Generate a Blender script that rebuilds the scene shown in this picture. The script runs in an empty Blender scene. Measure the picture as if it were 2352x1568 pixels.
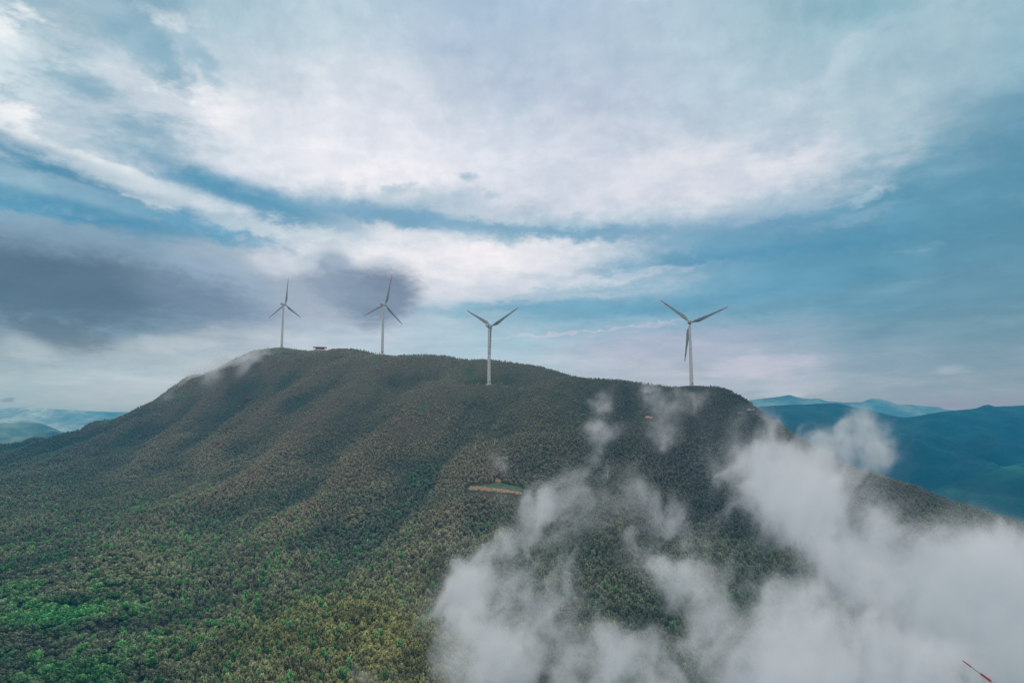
import bpy, bmesh, math, random
import numpy as np
from mathutils import Vector, Matrix

R = math.radians
HZ_TOP, HZ_S, HZ_SIG = 250.0, 0.000135, (0.07, 0.62, 1.0)
C = bpy.context.scene.collection
scene = bpy.context.scene
rng = np.random.default_rng(7)
random.seed(7)

# ------------------------------------------------------------------ camera geometry
F = 1589.0            # focal length in units of a 2352 x 1568 frame
PITCH = R(6.9)
CP, SP = math.cos(PITCH), math.sin(PITCH)

def ray(px, py):
    a = (px - 1176.0) / F
    b = (784.0 - py) / F
    return np.array([a, CP - b * SP, SP + b * CP])

def P(px, py, Y):
    """world point seen at frame position px,py whose world distance north is Y"""
    d = ray(px, py)
    return d * (Y / d[1])

def lin(c):
    out = []
    for v in c:
        v = v / 255.0
        out.append(v / 12.92 if v <= 0.04045 else ((v + 0.055) / 1.055) ** 2.4)
    return out

HAZE = lin((108, 168, 182))
# ------------------------------------------------------------------ numpy noise
_perm = np.random.default_rng(3).random((256, 256))

def vnoise(x, y):
    xi = np.floor(x).astype(int); yi = np.floor(y).astype(int)
    fx = x - xi; fy = y - yi
    fx = fx * fx * fx * (fx * (fx * 6 - 15) + 10); fy = fy * fy * fy * (fy * (fy * 6 - 15) + 10)
    x0 = xi % 256; x1 = (xi + 1) % 256; y0 = yi % 256; y1 = (yi + 1) % 256
    a = _perm[x0, y0]; b = _perm[x1, y0]; c = _perm[x0, y1]; d = _perm[x1, y1]
    return (a * (1 - fx) + b * fx) * (1 - fy) + (c * (1 - fx) + d * fx) * fy

def fbm(x, y, oct=5, gain=0.5):
    s = 0; a = 1; t = 0
    for i in range(oct):
        s = s + a * vnoise(x * 2 ** i + 17.3 * i, y * 2 ** i + 5.7 * i)
        t += a; a *= gain
    return s / t * 2 - 1

def ridged(x, y, oct=4):
    s = 0; a = 1; t = 0
    for i in range(oct):
        n = 1 - np.abs(vnoise(x * 2 ** i + 9.1 * i, y * 2 ** i + 3.3 * i) * 2 - 1)
        s = s + a * n; t += a; a *= 0.5
    return s / t * 2 - 1

# ------------------------------------------------------------------ the mountain
crest = [(-900, 1190, 1050), (-600, 1140, 1150), (-200, 1060, 1280), (0, 1024, 1330), (100, 1008, 1380), (200, 982, 1430), (290, 952, 1470),
         (350, 922, 1500), (420, 874, 1530), (480, 856, 1520), (560, 826, 1400), (600, 812, 1330), (650, 803, 1275), (735, 803, 1250), (800, 802, 1190),
         (880, 818, 1096), (960, 816, 1090), (1030, 820, 1085), (1060, 827, 1080), (1150, 831, 1085), (1240, 843, 1085),
         (1300, 862, 1060), (1350, 872, 1020), (1450, 876, 970), (1530, 888, 900), (1584, 892, 862), (1640, 890, 848),
         (1670, 900, 838), (1740, 950, 815), (1800, 993, 795), (1870, 1045, 775), (1940, 1088, 750), (2000, 1104, 725), (2100, 1143, 690),
         (2220, 1190, 650), (2352, 1242, 610), (2500, 1290, 570), (2750, 1400, 500)]
ctrl = [P(*c) for c in crest]
front = {
    -500: [(1568, 300), (1300, 560), (1200, 800)],
    0: [(1568, 345), (1400, 450), (1250, 620), (1150, 790), (1080, 1000)],
    300: [(1568, 355), (1400, 480), (1200, 700), (1100, 870), (1000, 1150)],
    600: [(1568, 365), (1400, 490), (1200, 690), (1050, 880), (950, 1020), (870, 1150)],
    900: [(1568, 380), (1400, 490), (1200, 660), (1050, 790), (950, 900), (880, 1000)],
    1200: [(1568, 390), (1400, 490), (1200, 630), (1050, 740), (950, 850), (905, 915)],
    1500: [(1568, 400), (1400, 490), (1200, 610), (1050, 710), (950, 800)],
    1800: [(1568, 400), (1400, 480), (1200, 600), (1080, 700)],
    2100: [(1568, 410), (1400, 480), (1250, 560)],
    2400: [(1568, 430), (1400, 490)],
}
for px, L in front.items():
    for py, Y in L:
        ctrl.append(P(px, py, Y))
ctrl += [P(1122, 888, 950), P(1070, 890, 950), P(1180, 886, 955)]
ctrl = [np.array(c) for c in ctrl]
for X, Y, Z in [(-900, 60, -250), (-500, 40, -215), (-200, 40, -205), (0, 30, -205), (250, 40, -230), (500, 60, -260), (450, 220, -250), (330, 330, -222), (700, 250, -290),
                (900, 450, -290), (-900, 300, -220), (1200, 700, -310), (1300, 200, -320), (-1500, 200, -260), (-1500, 900, -200), (-1600, 1500, -180)]:
    ctrl.append(np.array([X, Y, Z], float))
for k in range(0, len(crest), 2):
    p = P(*crest[k])
    w = 1.0 if crest[k][0] < 1500 else 0.8
    n = np.array([p[0] * 0.25 + (120 if crest[k][0] > 1500 else 0), 1.0 * math.hypot(p[0], p[1])]); n /= np.linalg.norm(n)
    if crest[k][0] > 1600:
        n = np.array([0.75, 0.66])
    for dist, drop in ((130, 38), (330, 150), (700, 290)):
        z = max(p[2] - drop * w, -330)
        ctrl.append(np.array([p[0] + n[0] * dist, p[1] + n[1] * dist, z]))
ctrl = np.array(ctrl)
print('ctrl', ctrl.shape, ctrl.min(0), ctrl.max(0))

def tps_fit(xy, z, lam=6.0):
    s = 1 / 500.0
    q = xy * s
    d = np.linalg.norm(q[:, None] - q[None], axis=2)
    K = np.where(d > 0, d * d * np.log(d + 1e-9), 0) + np.eye(len(q)) * lam * 1e-4
    Pm = np.hstack([np.ones((len(q), 1)), q])
    A = np.zeros((len(q) + 3, len(q) + 3))
    A[:len(q), :len(q)] = K; A[:len(q), len(q):] = Pm; A[len(q):, :len(q)] = Pm.T
    b = np.zeros(len(q) + 3); b[:len(q)] = z
    w = np.linalg.solve(A, b)
    def f(x, y):
        sh = x.shape; x = x.ravel() * s; y = y.ravel() * s
        out = w[len(q)] + w[len(q) + 1] * x + w[len(q) + 2] * y
        for i in range(len(q)):
            d2 = (x - q[i, 0]) ** 2 + (y - q[i, 1]) ** 2
            out = out + w[i] * 0.5 * d2 * np.log(d2 + 1e-12)
        return out.reshape(sh)
    return f

f0 = tps_fit(ctrl[:, :2], ctrl[:, 2])
GS = 5.0
gx = np.arange(-1700, 1500 + 1, GS); gy = np.arange(20, 2240 + 1, GS)
GX, GY = np.meshgrid(gx, gy, indexing='ij')
H0 = f0(GX, GY)

class HF:
    def __init__(s, H): s.H = H
    def __call__(s, x, y):
        fx = np.clip((np.asarray(x, float) - gx[0]) / GS, 0, len(gx) - 1.001); fy = np.clip((np.asarray(y, float) - gy[0]) / GS, 0, len(gy) - 1.001)
        i = fx.astype(int); j = fy.astype(int); u = fx - i; v = fy - j; H = s.H
        return (H[i, j] * (1 - u) + H[i + 1, j] * u) * (1 - v) + (H[i, j + 1] * (1 - u) + H[i + 1, j + 1] * u) * v

def cast(hf, px, py, y0=150.0, y1=2200.0):
    d = ray(px, py); d = d / d[1]
    Y = np.arange(y0, y1, 2.0)
    below = d[2] * Y < hf(d[0] * Y, Y)
    k = np.argmax(below) if below.any() else None
    if k is None: return None
    return d * Y[k]

# spurs: crest lines running down the slope towards the camera (frame positions), amplitude, half width
spurs = [
    ([(560, 850), (480, 880), (400, 930), (320, 975), (200, 1020), (60, 1068), (-80, 1110)], 26, 55),
    ([(620, 830), (575, 862), (500, 905), (410, 957), (308, 1009), (171, 1063), (0, 1149), (-120, 1210)], 24, 48),
    ([(785, 812), (724, 832), (626, 860), (517, 905), (430, 975), (330, 1060), (200, 1150)], 14, 34),
    ([(850, 830), (760, 860), (680, 905), (600, 965), (520, 1040), (420, 1120)], 13, 32),
    ([(1000, 828), (920, 850), (840, 890), (760, 950), (660, 1065), (547, 1139), (400, 1220), (230, 1330), (120, 1420)], 20, 40),
    ([(1070, 890), (1010, 915), (950, 970), (880, 1050), (780, 1140), (680, 1230), (560, 1350), (480, 1480)], 20, 42),
    ([(1360, 886), (1310, 890), (1262, 905), (1240, 935), (1215, 985), (1180, 1060)], 10, 40),
    ([(1240, 1000), (1160, 1100), (1080, 1200), (960, 1320), (880, 1450)], 12, 40),
    ([(1640, 895), (1600, 960), (1560, 1060), (1500, 1180), (1420, 1300), (1330, 1450)], 16, 50),
    ([(2000, 1095), (1960, 1180), (1900, 1280), (1800, 1400)], 14, 45),
]
hf0 = HF(H0)
H = H0.copy()
spur_mask = np.zeros_like(H)
for pts, amp, wid in spurs:
    W = []
    for p in pts:
        q = cast(hf0, *p)
        if q is None:
            q = cast(hf0, p[0], p[1] + 10)
        if q is not None:
            W.append(q)
    W = np.array(W)
    if len(W) < 2: continue
    seg = np.concatenate([np.linspace(W[i], W[i + 1], 12, endpoint=False) for i in range(len(W) - 1)] + [W[-1:]])
    # jitter
    tt = np.linspace(0, 1, len(seg))
    seg[:, 0] += 10 * np.sin(tt * 21 + amp)
    best = np.full(H.shape, 1e9); tb = np.zeros_like(H)
    x0, x1 = seg[:, 0].min() - 220, seg[:, 0].max() + 220; y0, y1 = seg[:, 1].min() - 220, seg[:, 1].max() + 220
    m = (GX > x0) & (GX < x1) & (GY > y0) & (GY < y1)
    X = GX[m]; Y = GY[m]; b = np.full(X.shape, 1e9); t = np.zeros(X.shape)
    for k in range(len(seg)):
        d = (X - seg[k, 0]) ** 2 + (Y - seg[k, 1]) ** 2
        q = d < b; b[q] = d[q]; t[q] = tt[k]
    d = np.sqrt(b)
    taper = np.clip(t * 6 + 0.15, 0, 1) * np.clip((1 - t) * 4, 0, 1)
    prof = 1 / (1 + (d / wid) ** 2) ** 1.3 - 0.14 * np.exp(-((d - wid * 2.0) / wid) ** 2)
    H[m] += 0.85 * amp * prof * taper
    spur_mask[m] = np.maximum(spur_mask[m], np.exp(-(d / (wid * 0.55)) ** 2) * taper)
# gullies running down the slope, then general unevenness
s_ = GX * 0.30 + GY * 0.95; t_ = GX * 0.95 - GY * 0.30
wr = 50 * fbm(GX / 260, GY / 260, 3)
amp_h = np.clip((H0 + 330) / 200, 0.2, 1)
gull = ridged((t_ + wr) / 120, s_ / 460, 3)
gull2 = ridged((t_ + 0.6 * wr) / 52 + 7, s_ / 300, 3)
H += 2.6 * gull * amp_h + 4.2 * gull2 * amp_h
H += 1.6 * fbm(GX / 40, GY / 40, 4)
# flat pads under the turbines and the roofed shelter
def pad(x, y, r, dz=0.0):
    hz = HF(H)(x, y) + dz
    d = np.hypot(GX - x, GY - y)
    w = np.clip(1 - (d - r) / (r * 1.2), 0, 1); w = w * w * (3 - 2 * w)
    H[:] = H * (1 - w) + hz * w
    return hz
HB = H.copy()
skyline = [(-300, 1085), (0, 1020), (44, 1016), (73, 1004), (100, 1003.5), (108, 1007), (141, 995), (185, 985), (205, 970), (220, 964.6), (264, 959), (287, 950), (308, 938), (351.6, 919), (395.5, 885.5), (431, 862), (448, 856), (469, 857.6),
  (500, 842), (536, 822.5), (580, 803), (604, 799), (647, 797), (660, 800), (735, 802), (770, 798), (800, 797), (830, 801), (850, 807), (870, 813), (900, 815), (930, 812), (960, 811), (1000, 812), (1030, 814), (1050, 820), (1080, 823), (1110, 822), (1150, 826),
  (1190, 831), (1240, 838), (1280, 850), (1300, 857), (1340, 865), (1380, 867), (1420, 869), (1450, 873), (1500, 880), (1530, 885), (1584, 889), (1620, 886), (1645, 885), (1665, 888), (1700, 905), (1740, 935), (1800, 978), (1870, 1025), (1940, 1066), (1985, 1083),
  (2000, 1086), (2095, 1116), (2177, 1151), (2240, 1170), (2304, 1192), (2352, 1208), (2600, 1290)]
skx = np.array([q[0] for q in skyline], float); sky_ = np.array([q[1] for q in skyline], float)
pxs = np.arange(-300, 2601, 6.0)
rays = np.array([ray(a, b) for a, b in zip(pxs, np.interp(pxs, skx, sky_))])
ta = rays[:, 0] / rays[:, 1]; ts = rays[:, 2] / rays[:, 1]
Yr = np.arange(300, 2100, 5.0)
for it in range(5):
    h_ = HF(H)
    S_ = (h_(ta[:, None] * Yr, np.broadcast_to(Yr, (len(ta), len(Yr)))) + np.where(ta[:, None] > 0.3, 3.6, 3.2)) / Yr
    k_ = np.argmax(S_, axis=1); cur = S_[np.arange(len(ta)), k_]; Yc_ = Yr[k_]
    Yc_ = np.convolve(np.pad(Yc_, 8, mode='edge'), np.ones(17) / 17, 'valid')
    err = (ts - cur)
    print('skyline error (frame units)', float(np.abs(err).mean() * F), float(np.abs(err).max() * F))
    o_ = np.argsort(ta)
    A_ = GX / GY
    e_ = np.interp(A_, ta[o_], err[o_]); y_ = np.interp(A_, ta[o_], Yc_[o_])
    w = np.clip((GY - (y_ - 200)) / 170, 0, 1); w = w * w * (3 - 2 * w)
    H = H + e_ * y_ * w * 0.9

# ------------------------------------------------------------------ helpers for objects
def tag(o, label=None, cat=None, group=None, kind=None):
    if label: o['label'] = label
    if cat: o['category'] = cat
    if group: o['group'] = group
    if kind: o['kind'] = kind
    return o

def mesh_obj(name, verts, faces, mats=(), parent=None, smooth=False, mat_idx=None):
    me = bpy.data.meshes.new(name)
    me.from_pydata([tuple(v) for v in verts], [], faces)
    for m in mats: me.materials.append(m)
    if mat_idx is not None: me.polygons.foreach_set('material_index', mat_idx)
    if smooth: me.polygons.foreach_set('use_smooth', [True] * len(me.polygons))
    me.update()
    o = bpy.data.objects.new(name, me); C.objects.link(o)
    if parent: o.parent = parent
    return o

def bm_obj(name, bm, mats=(), parent=None, smooth=False):
    me = bpy.data.meshes.new(name); bm.to_mesh(me); bm.free()
    for m in mats: me.materials.append(m)
    if smooth: me.polygons.foreach_set('use_smooth', [True] * len(me.polygons))
    o = bpy.data.objects.new(name, me); C.objects.link(o)
    if parent: o.parent = parent
    return o

def empty(name, loc, rz=0):
    o = bpy.data.objects.new(name, None); C.objects.link(o)
    o.location = loc; o.rotation_euler = (0, 0, rz); o.empty_display_size = 2
    return o

def grid_mesh(name, X, Y, Z, mat, attrs=None):
    n, m = X.shape
    v = np.stack([X, Y, Z], -1).reshape(-1, 3).astype(np.float32)
    idx = np.arange(n * m).reshape(n, m)
    f = np.stack([idx[:-1, :-1], idx[1:, :-1], idx[1:, 1:], idx[:-1, 1:]], -1).reshape(-1, 4)
    me = bpy.data.meshes.new(name)
    me.vertices.add(len(v)); me.vertices.foreach_set('co', v.ravel())
    me.loops.add(f.size); me.loops.foreach_set('vertex_index', f.ravel().astype(np.int32))
    me.polygons.add(len(f)); me.polygons.foreach_set('loop_start', np.arange(0, f.size, 4, dtype=np.int32))
    me.polygons.foreach_set('loop_total', np.full(len(f), 4, dtype=np.int32))
    me.polygons.foreach_set('use_smooth', np.ones(len(f), dtype=bool))
    me.update(); me.validate()
    if attrs:
        for k, a in attrs.items():
            at = me.attributes.new(k, 'FLOAT_COLOR', 'POINT')
            c = np.ones((len(v), 4), np.float32); c[:, :3] = a.reshape(-1, 3)
            at.data.foreach_set('color', c.ravel())
    me.materials.append(mat)
    o = bpy.data.objects.new(name, me); C.objects.link(o)
    return o

def new_mat(name):
    m = bpy.data.materials.new(name); m.use_nodes = True
    nt = m.node_tree; bs = nt.nodes['Principled BSDF']
    return m, nt, bs

def N(nt, typ, **kw):
    n = nt.nodes.new(typ)
    for k, v in kw.items(): setattr(n, k, v)
    return n

def simple(name, col, rough=0.6, var=0.12, scale=1.0, metallic=0.0):
    m, nt, bs = new_mat(name)
    tc = N(nt, 'ShaderNodeTexCoord'); no = N(nt, 'ShaderNodeTexNoise'); no.inputs['Scale'].default_value = scale; no.inputs['Detail'].default_value = 6
    nt.links.new(tc.outputs['Object'], no.inputs['Vector'])
    mr = N(nt, 'ShaderNodeMapRange'); mr.inputs['From Min'].default_value = 0.3; mr.inputs['From Max'].default_value = 0.7
    mr.inputs['To Min'].default_value = 1 - var; mr.inputs['To Max'].default_value = 1 + var
    nt.links.new(no.outputs['Fac'], mr.inputs['Value'])
    mx = N(nt, 'ShaderNodeVectorMath', operation='SCALE'); mx.inputs[0].default_value = col
    nt.links.new(mr.outputs['Result'], mx.inputs['Scale'])
    nt.links.new(mx.outputs[0], bs.inputs['Base Color'])
    bs.inputs['Roughness'].default_value = rough; bs.inputs['Metallic'].default_value = metallic
    return m

M_white = simple('weathered_white_paint', (0.40, 0.425, 0.425), 0.45, 0.05, 0.15)
M_blade = simple('grey_blade_paint', (0.16, 0.19, 0.20), 0.5, 0.06, 0.15)  # white blades coloured darker to carry their backlit shade
M_red = simple('red_paint', (0.36, 0.012, 0.012), 0.45, 0.15, 0.4)
M_dark = simple('dark_vent', (0.03, 0.035, 0.04), 0.6)
M_seam = simple('grey_flange', (0.36, 0.38, 0.38), 0.6)
M_blue = simple('blue_lettering', (0.05, 0.14, 0.30), 0.6)
M_conc = simple('pale_concrete', (0.42, 0.42, 0.40), 0.85, 0.15, 0.8)
M_brick = simple('red_brick', (0.42, 0.10, 0.06), 0.9, 0.35, 1.2)
M_roof = simple('dark_roof_slab', (0.10, 0.10, 0.10), 0.8)
M_soil = simple('orange_clay', (0.30, 0.185, 0.105), 0.95, 0.35, 0.45)
M_rock = simple('grey_rock', (0.20, 0.19, 0.18), 0.9, 0.3, 0.5)
M_bark = simple('bark', (0.10, 0.08, 0.06), 0.9, 0.3, 2.0)
M_pale = simple('bare_pale_wood', (0.55, 0.52, 0.46), 0.9, 0.2, 2.0)

# ------------------------------------------------------------------ turbines
def lathe(rings, seg=32, cap=True):
    """rings = (z, r) -> verts, faces"""
    v = []; f = []
    for z, r in rings:
        for k in range(seg):
            a = 2 * math.pi * k / seg
            v.append((r * math.cos(a), r * math.sin(a), z))
    for i in range(len(rings) - 1):
        for k in range(seg):
            k2 = (k + 1) % seg
            f.append((i * seg + k, i * seg + k2, (i + 1) * seg + k2, (i + 1) * seg + k))
    if cap:
        f.append(tuple(range(seg))[::-1]); f.append(tuple((len(rings) - 1) * seg + k for k in range(seg)))
    return v, f

def blade_mesh():
    L = 48.6
    prof = [(0.0, 1.9, 1.9, 0.0, 55), (1.5, 1.9, 1.9, 0.0, 55), (4.0, 2.5, 1.6, 0.35, 45), (7.0, 3.5, 1.15, 0.9, 34), (9.5, 3.9, 0.9, 1.1, 26), (13, 3.6, 0.72, 1.0, 18),
            (18, 3.05, 0.55, 0.85, 12), (24, 2.5, 0.42, 0.7, 8), (30, 2.05, 0.34, 0.55, 5), (36.1, 1.6, 0.28, 0.4, 3), (36.1001, 1.6, 0.28, 0.4, 3), (40.6, 1.3, 0.22, 0.32, 2),
            (40.6001, 1.3, 0.22, 0.32, 2), (44.6, 1.0, 0.16, 0.24, 1), (44.6001, 1.0, 0.16, 0.24, 1), (47.6, 0.7, 0.1, 0.15, 0), (L, 0.22, 0.05, 0.02, 0)]
    n = 16; v = []; f = []; mi = []
    for z, ch, th, off, tw in prof:
        tw = R(tw) * 0.6; ch *= 1.0 if z < 2 else 1.22; th *= 1.15
        for k in range(n):
            a = 2 * math.pi * k / n
            x = math.cos(a) * ch / 2; y = math.sin(a) * th / 2
            if ch > 2.2 and x > 0: y *= 1 - 0.75 * (x / (ch / 2))      # thin trailing edge
            x2 = x * math.cos(tw) - y * math.sin(tw); y2 = x * math.sin(tw) + y * math.cos(tw)
            v.append((x2 + off, y2 + 0.00045 * z * z, z))
    for i in range(len(prof) - 1):
        zc = (prof[i][0] + prof[i + 1][0]) / 2
        for k in range(n):
            k2 = (k + 1) % n
            f.append((i * n + k, i * n + k2, (i + 1) * n + k2, (i + 1) * n + k))
            mi.append(1 if (36.1 < zc < 40.6 or zc > 44.6) else 0)
    f.append(tuple((len(prof) - 1) * n + k for k in range(n))); mi.append(1)
    f.append(tuple(range(n))[::-1]); mi.append(0)
    return v, f, mi

def build_turbine():
    root = empty('wind_turbine', (0, 0, 0))
    rings = []
    for i in range(25):
        z = 78.0 * i / 24; rings.append((z - (3 if i == 0 else 0), 2.35 - 0.85 * z / 78.0))
    v, f = lathe(rings, 40)
    tower = mesh_obj('tower', v, f, [M_white], root, True)
    for z in (20, 46):
        r = 2.35 - 0.85 * z / 78.0
        v, f = lathe([(z - 0.12, r + 0.01), (z - 0.1, r + 0.06), (z + 0.1, r + 0.06), (z + 0.12, r + 0.01)], 40, False)
        mesh_obj('flange', v, f, [M_seam], tower, True)
    v, f = lathe([(-3, 4.2), (0.05, 3.6), (0.12, 3.4)], 32)
    mesh_obj('foundation', v, f, [M_conc], root)
    # door
    bm = bmesh.new(); bmesh.ops.create_cube(bm, size=1)
    for q in bm.verts: q.co = Vector((q.co.x * 0.95, q.co.y * 0.25 - 2.33, q.co.z * 2.2 + 2.6))
    door = bm_obj('door', bm, [M_dark], root)
    # nacelle: lofted rounded-rectangle sections along Y (rear at -Y)
    secs = [(-6.6, 1.2, 1.3, 80.3), (-6.2, 1.65, 1.75, 80.2), (-3, 1.9, 2.0, 80.05), (0, 2.0, 2.1, 80.0), (2.2, 1.95, 2.0, 80.0), (3.3, 1.55, 1.6, 80.0), (3.5, 1.3, 1.35, 80.0)]
    n = 24; v = []; f = []
    for y, w, h, zc in secs:
        for k in range(n):
            a = 2 * math.pi * k / n
            c, s = math.cos(a), math.sin(a)
            e = 0.35
            v.append((w * math.copysign(abs(c) ** e, c), y, zc + h * math.copysign(abs(s) ** e, s)))
    for i in range(len(secs) - 1):
        for k in range(n):
            k2 = (k + 1) % n
            f.append((i * n + k, (i + 1) * n + k, (i + 1) * n + k2, i * n + k2))
    f.append(tuple(range(n))); f.append(tuple((len(secs) - 1) * n + k for k in range(n))[::-1])
    nac = mesh_obj('nacelle', v, f, [M_white], root)
    def box(name, c, s, mat, par):
        bm = bmesh.new(); bmesh.ops.create_cube(bm, size=1)
        for q in bm.verts: q.co = Vector((q.co.x * s[0] + c[0], q.co.y * s[1] + c[1], q.co.z * s[2] + c[2]))
        return bm_obj(name, bm, [mat], par)
    box('vent', (-0.45, -6.62, 80.1), (0.75, 0.12, 0.9), M_dark, nac)
    box('vent', (2.0, -4.3, 80.3), (0.14, 1.1, 1.5), M_dark, nac)
    box('vent', (-2.0, -4.3, 80.3), (0.14, 1.1, 1.5), M_dark, nac)
    v, f = lathe([(78.0 - 0.6, 1.75), (78.0, 1.75)], 32)
    mesh_obj('yaw_collar', v, f, [M_dark], nac, False)
    for x in (-0.8, 0.8):
        v, f = lathe([(82.0, 0.07), (83.8, 0.05)], 8)
        v = [(a + x, b - 5.2, c) for a, b, c in v]
        mesh_obj('sensor_mast', v, f, [M_seam], nac)
    # hub
    sv = []; sf = []
    hp = [(3.5, 1.35), (3.7, 1.6), (4.6, 1.75), (5.6, 1.6), (6.5, 1.1), (7.0, 0.5), (7.15, 0.05)]
    vv, ff = lathe([(a, b) for a, b in hp], 24)
    vv = [(x, z, 80.0 + y) for x, y, z in vv]
    hub = mesh_obj('hub', vv, ff, [M_white], root, True)
    return root, hub

blade_v, blade_f, blade_mi = blade_mesh()

def add_blades(root, theta, mesh=None):
    for k in range(3):
        th = R(theta + 120 * k)
        if mesh is None:
            b = mesh_obj('blade', blade_v, blade_f, [M_blade, M_red], root, True, blade_mi); mesh = b.data
        else:
            b = bpy.data.objects.new('blade', mesh); C.objects.link(b); b.parent = root
        b.location = Vector((math.sin(th) * 1.4, 5.0, 80.0 + math.cos(th) * 1.4))
        b.rotation_euler = (0, th, 0)
    return mesh

def copy_tree(o, parent=None):
    c = o.copy(); C.objects.link(c); c.parent = parent
    for ch in list(o.children): copy_tree(ch, c)
    return c

proto, _ = build_turbine()
T = []
def hubpos(px, py, Y):
    return P(px, py, Y)
specs = [  # hub frame position, distance, yaw azimuth, blade angle, label
    (651, 698.5, 1271, 30, 4, 'white turbine at the left end of the ridge beside the roofed shelter'),
    (880.5, 698.5, 1096, 33, 14, 'white turbine between the roofed shelter and the lettered turbine, one blade nearly upright'),
    (1123.5, 748.5, 949, 31, 62, 'white turbine with blue lettering down its tower and two blades in a V'),
    (1584, 739.5, 862, 26, 70, 'white turbine on the right end of the ridge, one blade hanging beside its tower'),
    (2497, 1736, 300, 36, 64, 'turbine hidden in the fog with only a red banded blade tip showing'),
]
bmesh_blade = None
turb_base = []
for i, (px, py, Y, az, th, label) in enumerate(specs):
    r = proto if i == 0 else None
    if r is None:
        r = copy_tree(proto)
    T.append(r)
for i, (px, py, Y, az, th, label) in enumerate(specs):
    r = T[i]
    bmesh_blade = add_blades(r, th, bmesh_blade)
    if i == 4:      # blades lose the painted shade tone to match the fog, and are scaled narrow
        me4 = bmesh_blade.copy(); me4.materials[0] = M_white
        for c in r.children:
            if c.name.startswith('blade'): c.data = me4; c.scale = (0.55, 1, 1)
    h = hubpos(px, py, Y)
    r.location = (h[0], h[1], h[2] - 80.0)
    r.rotation_euler = (0, 0, R(-az))
    tag(r, label, 'wind turbine', 'white wind turbines along the ridge')
    turb_base.append(np.array([h[0], h[1], h[2] - 80.0]))
    d = np.hypot(GX - h[0], GY - h[1])
    w = np.clip(1 - (d - 9) / 28, 0, 1); w = w * w * (3 - 2 * w)
    H = H * (1 - w) + (h[2] - 80.0 - (2.2 if i in (0, 1) else 0.4)) * w
    print('turbine', i, 'base', r.location, 'ground before', HF(HB)(h[0], h[1]))

for q, rr, off in ((P(735, 803.5, 1236), 13, 2.0), (P(1097.5, 886.5, 946), 4, 0.1)):
    d = np.hypot(GX - q[0], GY - q[1]); w = np.clip(1 - (d - rr) / 25, 0, 1); w = w * w * (3 - 2 * w)
    H = H * (1 - w) + (q[2] - off) * w
# blue characters running down the third tower
def strokes(segs, th=0.28):
    v = []; f = []
    for (x0, z0, x1, z1) in segs:
        d = Vector((x1 - x0, z1 - z0)); L = d.length; d /= max(L, 1e-6); nn = Vector((-d.y, d.x)) * th / 2
        a = len(v)
        for (x, z) in ((x0 + nn.x, z0 + nn.y), (x1 + nn.x, z1 + nn.y), (x1 - nn.x, z1 - nn.y), (x0 - nn.x, z0 - nn.y)):
            v.append((x, 0, z))
        f.append((a, a + 1, a + 2, a + 3))
    return v, f
chars = [
    [(-0.9, 0.3, 0.9, 0.3), (0, 1.1, 0, -0.2), (0, 0.2, -0.9, -1.0), (0, 0.2, 0.9, -1.0)],
    [(-0.9, 1, 0.9, 1), (-0.9, 1, -0.9, -1), (0.9, 1, 0.9, -1), (-0.9, -1, 0.9, -1), (-0.6, 0.35, 0.6, 0.35), (-0.6, -0.3, 0.6, -0.3), (0, 0.9, 0, -0.9)],
    [(-0.8, 0.9, 0.9, 0.9), (-0.6, 0.9, -0.9, -1.0), (0.1, 1.2, 0.1, 0.9)],
]
tw = [c for c in T[2].children if c.name.startswith('tower')][0]
cam_dir = -math.atan2(turb_base[2][0], turb_base[2][1])
for ci in range(4):
    zc = 54.5 - 4.3 * ci
    rad = 2.35 - 0.85 * zc / 78 + 0.03
    if ci < 3:
        v, f = strokes(chars[ci], 0.34)
        # subdivide: wrap round the tower
    else:
        v = [(1.05 * math.cos(a), 0, 1.05 * math.sin(a)) for a in [2 * math.pi * k / 20 for k in range(20)]] + [(0, 0, 0)]
        f = [(20, k, (k + 1) % 20) for k in range(20)]
    vv = []
    for x, _, z in v:
        a = x / rad + 0.18
        vv.append((rad * math.sin(a), -rad * math.cos(a) - 0.05, z + zc))
    o = mesh_obj('lettering', vv, f, [M_blue], tw)
    o.rotation_euler = (0, 0, R(31) + cam_dir)
# doors towards the camera only matter on two towers; turn each door a little
for r in T:
    for c in r.children:
        if c.name.startswith('door'): c.rotation_euler = (0, 0, R(48))

hf = HF(H)
VEG_GAIN = 1.8
FOG_E, FVOX = 0.34, 2.2

# ------------------------------------------------------------------ clearing, terrace positions
tc = cast(hf, 1128, 1128); print('clearing', tc)
sp = cast(hf, 735, 806); print('shelter', sp)

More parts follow.
